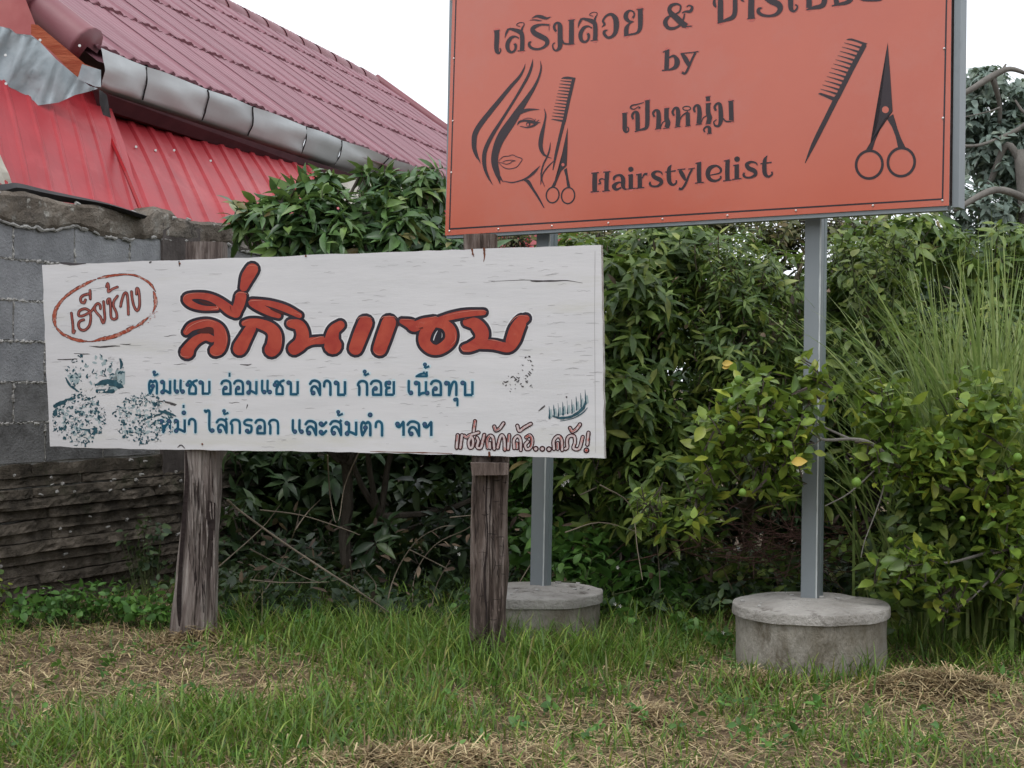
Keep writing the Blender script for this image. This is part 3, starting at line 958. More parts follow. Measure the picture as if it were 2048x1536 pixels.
# ================================================================== WHITE WOODEN SIGN
def Db(x): return 2430.0 / (363 + 64 * (x - 84) / 1120.0)
PB = Plane(U(84, 700, Db(84)), U(1205, 700, Db(1205)))
ws = thing("wooden_sign", "weathered white painted board with red and blue Thai lettering on two old timber posts", "sign", (U(700, 1280, 6.1).x, 6.1, 0))
board = slab("board", PB, [(84, 530), (330, 521), (520, 514), (760, 505), (1000, 496), (1202, 490), (1204, 600), (1206, 760), (1209, 917), (1000, 912), (700, 904), (330, 899), (100, 893), (92, 720)],
             0, .022, [M_white, M_plyedge], ws, sub=22, rag=1.1)

def timber(name, prof, depth_ratio, mat, parent, nseg=70, crack=None, hollow=None, nr=30, zb=-.05):
    """prof: list (py, xl, xr, D); hewn post, squarish with worn corners and long fissures"""
    C = cat([tuple(p) for p in prof], 8)
    ys = [c[0] for c in C]; V = []; Fc = []
    rows_ = np.linspace(ys[0], ys[-1], nseg)
    for r, y in enumerate(rows_):
        xl = np.interp(y, ys, [c[1] for c in C]); xr = np.interp(y, ys, [c[2] for c in C]); D = np.interp(y, ys, [c[3] for c in C])
        c = U((xl + xr) / 2, y, D); hw = (xr - xl) / 2 / F * D
        for k in range(nr):
            a = 2 * math.pi * k / nr
            ca, sa = math.cos(a), math.sin(a)
            e = 2.7
            q = (abs(ca) ** e + abs(sa) ** e) ** (-1 / e)
            x = ca * q * hw; yy = sa * q * hw * depth_ratio
            g = .0035 * nz((k * 1.9, c.z * 1.6, 2), 1) + .004 * nz((ca * 3, sa * 3 + 5, c.z * 3), 1) + .0028 * nz((k * 3.3, c.z * 7, 9), 1)
            f_ = 1 + g / hw * 1.6
            if crack and sa < 0:
                for cx, cd in crack:
                    if abs(ca * q - cx - .06 * math.sin(c.z * 4)) < .10: f_ -= cd
            p = Vector((c.x + x * f_, c.y + yy * f_, c.z))
            V.append(p)
    for r in range(nseg - 1):
        for k in range(nr):
            k2 = (k + 1) % nr
            Fc.append((r * nr + k, (r + 1) * nr + k, (r + 1) * nr + k2, r * nr + k2))
    Fc.append(tuple(range(nr))); Fc.append(tuple((nseg - 1) * nr + k for k in range(nr - 1, -1, -1)))
    o = link(name, mesh_py(name, V, Fc), mat, parent)
    return o
Dp1 = Db(400) + .10; Dp2 = Db(975) + .10
post1 = timber("post", [(486, 374, 452, Dp1), (560, 372, 450, Dp1), (700, 371, 446, Dp1), (905, 371, 441, Dp1), (1000, 370, 440, Dp1), (1080, 362, 436, Dp1), (1180, 350, 434, Dp1), (1240, 343, 431, Dp1), (1300, 338, 431, Dp1)],
               .95, M_post, ws, crack=[(.25, .10), (-.55, .07), (.72, .08)], nr=72)
post1["label"] = "pale grey split timber post on the left"
post2 = timber("post", [(470, 928, 993, Dp2), (560, 932, 995, Dp2), (700, 940, 1004, Dp2), (905, 945, 1016, Dp2), (1050, 943, 1014, Dp2), (1120, 942, 1016, Dp2), (1210, 941, 1012, Dp2), (1330, 938, 1012, Dp2)],
               .9, M_post2, ws, crack=[(.12, .30), (.62, .12)], nr=72)
post2["label"] = "dark brown timber post with a deep vertical split"
# splinters and fissures standing off the posts
for pst, DD, xs_, ya, yb, mt in ((post1, Dp1, (376, 436), 910, 1260, M_post), (post2, Dp2, (948, 1010), 950, 1270, M_post2)):
    sp_ = MB()
    for q in range(46):
        x = random.uniform(*xs_); y = random.uniform(ya, yb); L_ = random.uniform(25, 110)
        if pst is post1: x -= max(0, (y - 1060)) * .09
        d0 = DD - .105 - random.uniform(0, .006) if pst is post1 else DD - .085
        hwx = (xs_[1] - xs_[0]) / 2; 
        sp_.tube([U(x, y, d0 + .03), U(x + random.uniform(-2, 2), y + L_ * .5, d0 + .022), U(x + random.uniform(-3, 3), y + L_, d0 + .03)], [.0015, .004, .0015], 4)
    sp_.build("splinters", mt, pst, kind="stuff")
    for ch in (pst,):
        pass
# flat dark paint for the shade in the left post's hollow and cracks, old timber cleat on the right post
hl = Plane(U(350, 1000, Dp1 - .082), U(450, 1000, Dp1 - .082))
hk = Ink(hl); hk.poly([(416, 1000), (431, 1006), (430, 1075), (424, 1082), (413, 1074), (412, 1040)], M_postdark, .001)
hk.stroke([(398, 955, 1), (396, 985, 4), (397, 1020, 1)], M_postdark, base=.001); hk.stroke([(392, 1090, 1), (388, 1120, 3), (391, 1160, 5), (389, 1200, 1)], M_postdark, base=.001)
hk.stroke([(372, 905, 4), (374, 960, 8), (368, 1040, 9), (362, 1120, 8), (358, 1200, 10), (360, 1250, 6)], M_postdark, base=.001)
hk.stroke([(425, 1085, 2), (422, 1150, 4), (424, 1220, 2)], M_postdark, base=.001)
for q in range(26):
    y = random.uniform(920, 1240); x = random.uniform(376, 428) - max(0, y - 1060) * .09; L_ = random.uniform(15, 60)
    hk.stroke([(x, y, .5), (x + random.uniform(-2, 2), y + L_ / 2, random.uniform(1, 2.4)), (x + random.uniform(-2, 2), y + L_, .5)], M_postdark, base=.001, rough=.3)
hk.done("post_dark_marks", ws)
h2 = Ink(Plane(U(940, 1000, Dp2 - .076), U(1020, 1000, Dp2 - .076)))  # dark strokes painted for the shade inside the right post's splits
for q in range(44):
    y = random.uniform(955, 1250); x = random.uniform(948, 1008)
    if random.random() < .45:
        L_ = random.uniform(6, 18); h2.stroke([(x, y, .5), (x + L_ / 2, y + random.uniform(-1, 2), random.uniform(1, 2.2)), (min(x + L_, 1010), y + random.uniform(-2, 2), .4)], M_postdark, base=.001, rough=.3)
    else:
        L_ = random.uniform(12, 60); h2.stroke([(x, y, .5), (x + random.uniform(-2, 2), y + L_ / 2, random.uniform(1, 2.4)), (x + random.uniform(-3, 3), y + L_, .5)], M_postdark, base=.001, rough=.3)
h2.stroke([(974, 952, 3), (972, 1010, 4), (975, 1080, 3), (969, 1150, 5), (973, 1230, 4), (970, 1290, 5)], M_postdark, base=.001, rough=.3)
h2.done("split_dark_marks", ws)
cl = MB()
a0, a1 = U(941, 926, Dp2 - .13), U(1018, 926, Dp2 - .13)
b0, b1 = U(944, 951, Dp2 - .13), U(1016, 950, Dp2 - .13)
back = Vector((0, .07, 0))
cl.add([a0, a1, b1, b0, a0 + back, a1 + back, b1 + back, b0 + back], [(0, 3, 2, 1), (4, 5, 6, 7), (0, 1, 5, 4), (1, 2, 6, 5), (2, 3, 7, 6), (3, 0, 4, 7)])
cl.build("timber_cleat", M_post2, ws)

# --- paint cracks
ck = Ink(PB)
def rx_(): return random.uniform(100, 1190)
for q in range(520):
    x = rx_(); yt = 530 - 40 * (x - 84) / 1118; yb_ = 893 + 24 * (x - 100) / 1108
    y = random.uniform(yt + 14, yb_ - 8)
    dens = nz((x / 120, y / 60, 2), 1)
    if dens < -.12: continue
    L_ = random.uniform(5, 26); sl = random.uniform(-.10, .05)
    m_ = M_crack if random.random() < .12 and x < 600 else M_cracklight
    w_ = random.choice([.5, .7, .9]) if m_ is M_cracklight else random.choice([.7, 1.0, 1.5])
    ck.stroke([(x, y, .3), (x + L_ * .3, y + sl * L_ * .3 + random.uniform(-1, 1), w_), (x + L_ * .65, y + sl * L_ + random.uniform(-1.5, 1), w_), (x + L_, y + sl * L_, .3)], m_, base=.0006, sub=2)
for pts in ([(178, 692, .5), (200, 694, 3), (225, 692, 2.5), (240, 692, 1)], [(982, 563, .6), (1020, 561, 1), (1060, 560, 1), (1064, 562, 3), (1100, 562, 3.2), (1134, 561, 1.5), (1165, 566, .6)],
            [(128, 690, .5), (134, 527, 2)][:0] or [(122, 526, 3), (140, 528, 5), (172, 527, 1)], [(312, 801, 1), (336, 805, 3.5), (352, 810, 4), (340, 809, 1)], [(240, 688, .5), (254, 689, 2), (262, 688, .5)],
            [(148, 707, 1), (170, 708, 2), (180, 708, .5)], [(115, 719, 1), (130, 719, 2.2), (150, 718, 2), (155, 718, .5)], [(355, 895, 1), (362, 890, 3), (370, 897, 1.5)], [(495, 810, 2.5), (493, 817, 1)],
            [(358, 523, 3), (359, 533, 2)], [(303, 523, 2), (300, 525, 4)], [(480, 729, 1), (495, 730, 2.4), (503, 728, .6)]):
    ck.stroke([(a, b, c) for a, b, c in pts], M_crack, base=.0012, sub=3, rough=.3)
ck.stroke([(1190, 502, 1.0), (1189, 640, .9), (1190, 760, 1.0), (1191, 905, .9)], M_cracklight, base=.0012, curve=False)
ck.done("paint_cracks", board, kind="stuff")
rs = Ink(PB)
rs.stroke([(944, 499, 4), (946, 508, 2), (948, 514, .8)], M_rust, base=.0012, rough=.2); rs.stroke([(968, 497, 4), (969, 512, 3.5), (967, 524, .8)], M_rust, base=.0012, rough=.2)
rs.stroke([(978, 905, 4), (979, 911, 5)], M_rust, base=.0012); rs.stroke([(740, 903, 1), (830, 905, 2), (905, 907, 1)], M_rust, base=.0012, rough=.5)
rs.done("rust_stain", board)
# nail heads
nl = MB()
for px, py in [(946, 508), (969, 500), (360, 527), (979, 905), (405, 888), (612, 512)]:
    p = PB.hit(px, py, 0); nl.tube([p, p + PB.n * .004], .004, 8)
nl.build("nail_heads", M_rust, board, kind="stuff")

# --- big red title
def title():
    A = Ink(PB)
    z1 = (340, 510, 5.389); z2 = (700, 560, 5.389)
    S1 = [ # (points, ) in zoom 1
        [(175, 830, 60), (230, 775, 85), (330, 745, 92), (430, 745, 95), (520, 800, 120), (550, 900, 140), (530, 1000, 130), (490, 1030, 120)],
        [(185, 1045, 140), (220, 985, 110), (290, 915, 95), (380, 880, 80), (450, 905, 70)],
        [(510, 575, 38), (350, 570, 50), (230, 530, 70), (180, 470, 80), (260, 440, 62), (400, 450, 72), (520, 500, 85), (640, 590, 105), (710, 625, 100)],
        [(705, 625, 100), (745, 530, 112), (765, 450, 115)],
        [(795, 350, 80), (835, 240, 125), (885, 155, 125)],
        [(1170, 655, 50), (1080, 620, 70), (950, 555, 80), (875, 510, 60), (960, 505, 50), (1100, 530, 62), (1250, 580, 72), (1395, 652, 52)],
        [(800, 735, 55), (860, 725, 75), (960, 740, 100), (1080, 790, 120), (1130, 870, 145), (1120, 980, 155), (1095, 1020, 150)],
        [(870, 790, 110), (820, 880, 125), (765, 980, 145), (750, 1010, 140)],
        [(1300, 738, 85), (1390, 760, 115), (1430, 850, 130), (1410, 950, 140), (1340, 1010, 130)],
        [(1400, 975, 100), (1520, 930, 75), (1640, 920, 75)],
        [(1835, 755, 90), (1770, 810, 115), (1745, 900, 145), (1755, 975, 185)]]
    S2 = [[(165, 465, 150), (110, 600, 150), (60, 735, 140)], [(420, 460, 150), (370, 600, 150), (320, 745, 140)],
          [(560, 445, 50), (640, 470, 95), (700, 500, 110), (790, 455, 80), (900, 445, 95)],
          [(900, 450, 105), (820, 560, 125), (805, 670, 120), (880, 745, 110), (980, 740, 110), (1075, 660, 120), (1085, 560, 120), (1020, 480, 105), (900, 450, 105)],
          [(960, 430, 60), (1100, 390, 72), (1250, 362, 72), (1440, 350, 52)],
          [(1260, 455, 85), (1350, 475, 130), (1420, 565, 145), (1400, 660, 125), (1300, 720, 100), (1240, 735, 80)],
          [(1390, 695, 90), (1550, 700, 95), (1700, 725, 105), (1755, 650, 145), (1795, 540, 150), (1850, 445, 120), (1895, 415, 75)]]
    for grow, m, base in ((92, M_halo, .001), (68, M_brushdark, .0034), (4, M_brushred, .0058)):
        for z, SS in ((z1, S1), (z2, S2)):
            A.T = z
            for s in SS: A.stroke(s, m, base=base, grow=grow if grow != 68 else 66, sub=6)
    A.T = z1
    A.poly([(285, 835), (330, 800), (400, 775), (450, 780), (470, 800), (470, 845), (430, 845), (350, 845)], M_inner, .0082, smooth=3)
    A.poly([(295, 485), (350, 490), (440, 520), (500, 545), (450, 545), (350, 520)], M_inner, .0082, smooth=3)
    A.poly([(1070, 580), (1130, 590), (1230, 625), (1200, 640), (1130, 612)], M_inner, .0082, smooth=3)
    A.stroke([(660, 610, 2), (650, 560, 7), (640, 545, 2)], M_inner, base=.0082)
    A.T = z2
    A.poly([(965, 515), (985, 560), (985, 620), (950, 690), (915, 695), (900, 670), (925, 590)], M_brushdark, .0082, smooth=3)
    A.poly([(1200, 440), (1250, 415), (1310, 400), (1340, 400), (1240, 425)], M_inner, .0082)
    A.stroke([(780, 515, 14), (740, 520, 3)], M_inner, base=.0082); A.stroke([(500, 430, 3), (515, 480, 12), (530, 500, 3)], M_inner, base=.0082)
    # brush highlights along the upper rims
    A.T = z1
    for s in ([(160, 840, 2), (200, 780, 6), (300, 725, 7), (420, 700, 6), (500, 730, 2)], [(590, 800, 2), (612, 900, 6), (600, 980, 2)], [(140, 480, 2), (170, 430, 6), (260, 410, 5), (380, 415, 2)],
              [(700, 440, 2), (735, 405, 7), (820, 412, 5), (835, 430, 2)], [(820, 130, 2), (880, 112, 5), (950, 125, 2)], [(780, 740, 2), (800, 715, 6), (850, 700, 2)], [(1190, 830, 2), (1205, 900, 6), (1200, 960, 2)],
              [(1260, 760, 2), (1265, 715, 7), (1320, 695, 3)], [(1510, 920, 2), (1600, 885, 8), (1660, 880, 3)], [(110, 1060, 3), (130, 1090, 7), (200, 1100, 3)], [(850, 500, 3), (900, 490, 8), (1000, 490, 2)], [(1340, 620, 2), (1400, 640, 6), (1410, 665, 3)],
              [(500, 545, 3), (510, 575, 9), (440, 585, 3)], [(440, 1060, 2), (500, 1085, 5), (560, 1070, 2)]): A.stroke(s, M_highlight, base=.0085)
    A.T = z2
    for s in ([(75, 430, 2), (110, 400, 6), (200, 400, 5), (240, 420, 2)], [(330, 420, 2), (370, 395, 6), (470, 395, 5), (500, 420, 2)], [(540, 425, 2), (600, 425, 6), (700, 430, 2)], [(850, 410, 2), (920, 395, 6), (950, 405, 2)], [(1000, 390, 2), (1200, 345, 5), (1400, 325, 5), (1480, 345, 2)],
              [(1480, 640, 2), (1560, 650, 8), (1640, 670, 3)], [(1720, 470, 2), (1780, 405, 6), (1850, 380, 5), (1930, 400, 2)], [(1190, 720, 3), (1220, 760, 8), (1300, 765, 3)], [(1130, 560, 2), (1135, 650, 6), (1090, 700, 2)], [(250, 760, 2), (290, 800, 6), (360, 800, 2)]): A.stroke(s, M_highlight, base=.0085)
    A.done("title_lettering", board, "large red brush lettering with black outlines")
title()

# --- oval and script at the upper left
def script():
    A = Ink(PB, (90, 540, 8.533))
    S = [[(450, 735), (465, 850), (475, 950), (480, 1075), (505, 1040)],
         [(750, 690), (680, 660), (590, 695), (570, 770), (625, 785), (700, 755), (790, 700), (835, 640)], [(772, 730), (780, 830), (755, 950), (680, 1025), (600, 1010), (570, 930), (600, 870), (660, 848)],
         [(690, 510), (665, 560), (615, 540), (612, 470), (670, 425), (765, 405)], [(768, 350), (772, 490)],
         [(945, 655), (940, 600), (900, 570), (850, 620), (860, 700), (920, 770), (950, 810), (990, 905), (1020, 830), (1012, 700), (1000, 540)],
         [(1070, 570), (1065, 520), (1100, 490), (1115, 560), (1120, 700), (1130, 810), (1175, 840), (1225, 810), (1215, 720), (1170, 620), (1175, 530), (1235, 445)],
         [(1050, 285), (1070, 225), (1085, 290), (1078, 372), (1150, 325), (1235, 290)],
         [(1290, 620), (1310, 520), (1350, 405), (1395, 400), (1415, 540), (1422, 755)], [(1475, 370), (1490, 500), (1520, 620), (1570, 695), (1610, 620), (1612, 480), (1595, 340), (1565, 315), (1560, 410)]]
    for g, m, b in ((66, M_halo, .001), (52, M_darkred, .003), (30, M_scriptred, .005)):
        for s in S: A.stroke(s, m, w=g, base=b, sub=4, rough=.04)
    R = [[(872, 160, 6), (800, 185, 26), (700, 235, 46), (500, 345, 44), (330, 475, 40), (225, 600, 52), (168, 720, 62), (158, 850, 58), (178, 950, 34)],
         [(185, 960, 10), (215, 1010, 34), (300, 1090, 44), (450, 1165, 44), (600, 1205, 50), (715, 1215, 14)], [(720, 1222, 8), (830, 1215, 16), (950, 1180, 56), (1150, 1140, 60), (1350, 1060, 56), (1480, 985, 60), (1530, 970, 14)],
         [(1530, 985, 20), (1650, 900, 44), (1755, 815, 18)], [(1840, 720, 10), (1880, 620, 40), (1885, 520, 62), (1868, 410, 40), (1850, 370, 16)],
         [(1885, 365, 10), (1800, 240, 40), (1700, 165, 30), (1550, 95, 30), (1380, 75, 24), (1200, 88, 34), (1050, 112, 40), (900, 145, 16)]]
    for s in R: A.stroke(s, M_darkred, base=.001, grow=9, rough=.2)
    for s in R: A.stroke(s, M_ringred, base=.003, grow=-4, rough=.22)
    for q in range(40):
        a = random.uniform(.2, 1.05); x = 1030 + 860 * math.cos(a) + random.uniform(-40, 40); y = 650 + 560 * math.sin(a) * .72 + random.uniform(-60, 40)
        if 1600 < x < 1920: A.stroke([(x, y, 2), (x + random.uniform(5, 30), y - random.uniform(5, 25), random.uniform(4, 12))], M_ringred, base=.003, curve=False)
    A.done("oval_lettering", board, "small red script inside a hand painted red oval")
script()

# --- blue menu lines
D_ = 'dot'
G = {
 'ต': [[(.12, 1), (.03, .62), (.03, .25), (.2, .02), (.45, .15), (.72, .02), (.93, .2), (.95, .5), (.95, 1)], [(.14, 1), (.42, .64), (.52, .45)], (D_, .45, .44)],
 'ม': [(D_, .14, .13), [(.14, .1), (.3, .12), (.32, .35), (.30, .72), (.16, .86)], (D_, .16, .9), [(.24, .74), (.55, .82), (.93, .98)], [(.95, 0), (.95, 1)]],
 'เ': [[(.25, 0), (.25, .72), (.55, .92)], (D_, .62, .86)],
 'ซ': [(D_, .12, .30), [(.1, .28), (.16, .08), (.34, .03), (.46, .15), (.40, .42), (.27, .62), (.27, 1)], [(.27, 1), (.88, 1)], [(.88, 1), (.88, .5), (.66, .3), (.66, .08), (.98, -.03)]],
 'บ': [(D_, .14, .13), [(.14, .1), (.32, .12), (.34, .4), (.34, 1)], [(.34, 1), (.95, 1)], [(.95, 1), (.95, 0)]],
 'อ': [[(.0, .2), (.15, .03), (.5, -.03), (.85, .08), (.95, .35), (.95, 1)], [(.95, 1), (.2, 1)], [(.2, 1), (.2, .62), (.4, .5)], (D_, .42, .54)],
 'ล': [[(.0, .2), (.2, .0), (.55, -.03), (.9, .12), (.97, .4), (.97, 1)], (D_, .3, .87), [(.26, .88), (.12, .72), (.2, .47), (.45, .38), (.7, .52), (.95, .95)]],
 'ส': [[(.0, .2), (.2, .0), (.55, -.03), (.9, .12), (.97, .4), (.97, 1)], (D_, .3, .87), [(.26, .88), (.12, .72), (.2, .47), (.45, .38), (.7, .52), (.95, .95)], [(.8, .08), (1.02, -.12)]],
 'า': [[(.08, .38), (.15, .08), (.5, -.03), (.85, .1), (.95, .35), (.95, 1)]],
 'ก': [[(.15, 1), (.15, .42), (.02, .28), (.15, .06), (.5, -.02), (.85, .08), (.95, .35), (.95, 1)]],
 'ย': [(D_, .42, .13), [(.36, .08), (.12, .08), (.06, .28), (.18, .46), (.48, .48)], [(.45, .48), (.15, .6), (.12, 1)], [(.12, 1), (.95, 1)], [(.95, 1), (.95, 0)]],
 'น': [(D_, .12, .14), [(.12, .1), (.3, .12), (.32, .35), (.32, 1)], [(.32, 1), (.5, .88), (.8, .84)], (D_, .86, .86), [(.78, 0), (.78, .85)]],
 'ท': [(D_, .12, .15), [(.12, .1), (.32, .12), (.35, .4), (.35, 1)], [(.35, 1), (.5, .45), (.68, .08), (.88, .08), (.95, .3), (.95, 1)]],
 'ห': [(D_, .12, .15), [(.12, .1), (.28, .12), (.30, .4), (.30, 1)], [(.30, 1), (.42, .65), (.6, .42), (.85, .25)], (D_, .82, .14), [(.88, .2), (.9, .5), (.92, 1)]],
 'ร': [[(.95, .02), (.5, -.02), (.12, .1), (.1, .3), (.5, .4), (.88, .45), (.95, .65), (.85, .92), (.5, .98)], (D_, .42, .84)],
 'ไ': [[(-.02, -.62), (.08, -.52), (.25, -.62), (.45, -.55), (.45, .1), (.48, .75), (.72, .95)], (D_, .78, .86)],
 'ะ': [(D_, .22, .18), [(.2, .28), (.45, .34), (.98, .08)], (D_, .22, .80), [(.2, .9), (.45, .96), (.98, .72)]],
 'ฯ': [(D_, .2, .15), [(.14, .3), (.45, .36), (.88, .0)], [(.92, 0), (.92, 1)]],
 '้': [(D_, .28, .2), [(.3, .35), (.25, .85)], [(.25, .85), (.95, .5)]],
 '่': [[(.5, .05), (.5, .95)]],
 'ื': [[(.0, .95), (.3, .55), (.7, .35), (1, .6), (1, .95)], [(0, .95), (1, .95)], [(.72, .3), (.72, -.1)], [(1, .9), (1, -.1)]],
 'ุ': [(D_, .3, .2), [(.3, .08), (.8, .1), (.82, 1)]],
 'ํ': [(D_, .5, .5)],
}
def blue():
    za = (280, 720, 6.0235); zb = (600, 720, 5.689)
    L = [(za, [('ต', 108, 208, 245, 402), ('ม', 252, 368, 245, 402), ('เ', 402, 470, 247, 402), ('เ', 472, 540, 247, 402), ('ซ', 560, 686, 250, 405), ('บ', 712, 842, 250, 405), ('้', 150, 225, 135, 200),
               ('อ', 982, 1095, 252, 408), ('อ', 1135, 1245, 252, 408), ('ม', 1288, 1408, 252, 408), ('เ', 1455, 1522, 252, 408), ('เ', 1520, 1588, 252, 408), ('ซ', 1612, 1732, 252, 410), ('บ', 1772, 1905, 252, 412), ('่', 1062, 1095, 150, 205),
               ('ห', 242, 372, 715, 868), ('ม', 415, 545, 715, 868), ('ํ', 500, 556, 605, 665), ('่', 510, 540, 538, 580), ('า', 582, 672, 715, 870),
               ('ไ', 785, 895, 710, 872), ('ส', 925, 1045, 720, 875), ('้', 990, 1070, 600, 668), ('ก', 1092, 1208, 722, 878), ('ร', 1250, 1348, 722, 880), ('อ', 1392, 1508, 724, 882), ('ก', 1552, 1668, 724, 885), ('เ', 1825, 1890, 726, 885), ('เ', 1905, 1970, 726, 885)]),
         (zb, [('ล', 115, 230, 240, 395), ('า', 268, 350, 240, 395), ('บ', 392, 518, 240, 395), ('ก', 658, 768, 242, 395), ('อ', 808, 928, 240, 395), ('ย', 968, 1072, 240, 395), ('้', 715, 790, 118, 188),
               ('เ', 1222, 1285, 240, 395), ('น', 1302, 1470, 240, 398), ('อ', 1492, 1608, 240, 398), ('ท', 1650, 1785, 240, 398), ('บ', 1832, 1968, 240, 398), ('ื', 1325, 1442, 135, 188), ('้', 1400, 1475, 38, 102), ('ุ', 1750, 1800, 435, 515),
               ('ล', 65, 185, 700, 850), ('ะ', 222, 298, 698, 852), ('ส', 345, 470, 700, 852), ('้', 412, 492, 578, 645), ('ม', 515, 645, 700, 852), ('ต', 695, 805, 702, 855), ('า', 855, 938, 702, 858), ('ํ', 770, 826, 595, 655),
               ('ฯ', 1090, 1185, 705, 862), ('ล', 1225, 1358, 705, 860), ('ฯ', 1398, 1502, 708, 865)])]
    words_ = []
    for z, items in L:
        for lo, hi in ((0, 530), (530, 2000)):
            row = sorted([i for i in items if lo <= i[4] < hi + 0 and (i[4] > lo)], key=lambda i: i[1])
            cur = []
            for it in row:
                if cur and it[1] - max(c[2] for c in cur) > 36: words_.append((z, cur)); cur = []
                cur.append(it)
            if cur: words_.append((z, cur))
    for z, items in words_:
        A = Ink(PB, z)
        for ww, dr, m, base in ((54, 41, M_bluehalo, .001), (31, 29, M_blue, .0032)):
            for ch, x0, x1, y0, y1 in items:
                small = ch in '้่ืุํ'
                w_ = ww * (.82 if small else 1)
                for s in G[ch]:
                    if s[0] == D_: A.dot(x0 + s[1] * (x1 - x0), y0 + s[2] * (y1 - y0), dr * (.8 if small and ch != 'ํ' else 1), m, base)
                    else: A.stroke([(x0 + p[0] * (x1 - x0), y0 + p[1] * (y1 - y0)) for p in s], m, w=w_, base=base, sub=3, caps=(m is M_bluehalo) or len(s) > 2)
        for ch, x0, x1, y0, y1 in items:
            for s in G[ch]:
                if s[0] == D_: A.dot(x0 + s[1] * (x1 - x0), y0 + s[2] * (y1 - y0), 12 if ch in 'ุ้' else 17, M_bluedot, .0055)
        A.done("menu_word", board)
blue()

# --- outlined words at the lower right
def words():
    A = Ink(PB, (900, 830, 6.5))
    S = [[(100, 262), (92, 340), (86, 425)], [(155, 262), (145, 340), (135, 425)], [(185, 270), (215, 290), (260, 262), (370, 228)], [(272, 285), (242, 350), (255, 422), (290, 415), (302, 340), (282, 285)],
         [(325, 80), (315, 150), (308, 212)], [(350, 295), (368, 340), (350, 415), (400, 425), (425, 340), (445, 258)],
         [(490, 425), (485, 330), (520, 270), (560, 300), (575, 440)], [(520, 430), (516, 365)], [(575, 150), (595, 198), (645, 175), (695, 108)],
         [(620, 425), (645, 310), (675, 262), (705, 310), (712, 450)], [(770, 262), (762, 350), (755, 440)],
         [(835, 430), (830, 330), (875, 275), (915, 320), (920, 455)], [(870, 430), (868, 370)], [(875, 140), (900, 208), (960, 165), (1050, 115)],
         [(990, 290), (1040, 265), (1070, 330), (1050, 420), (1000, 445), (978, 390), (1012, 345)],
         [(1352, 440), (1348, 335), (1402, 275), (1450, 320), (1458, 455)], [(1400, 440), (1400, 365)],
         [(1500, 440), (1525, 420), (1520, 340), (1545, 280), (1610, 275), (1625, 350), (1605, 430), (1680, 435), (1725, 285)], [(1560, 168), (1590, 215), (1645, 182), (1690, 122)],
         [(1800, 230), (1792, 310), (1785, 385)]]
    for g, m, b in ((72, M_halo, .001), (60, M_darkred, .003), (27, M_palepink, .005)):
        for s in S: A.stroke(s, m, w=g, base=b, sub=4, rough=.05)
        for x, y in ((1115, 440), (1200, 440), (1287, 445), (1773, 460)): A.dot(x, y, g * .62 + 4, m, b)
    A.dot(1773, 460, 16, M_brushred, .0075)
    for s in S[::2]:
        k = len(s) // 2
        A.stroke([(p[0] - 4, p[1]) for p in s[:k + 1]] if len(s) > 3 else [(s[0][0] - 4, s[0][1]), (s[1][0] - 4, s[1][1])], M_brushred, w=9, base=.0075, sub=3)
    A.done("outlined_lettering", board, "pale pink outlined Thai words ending in an exclamation mark")
words()

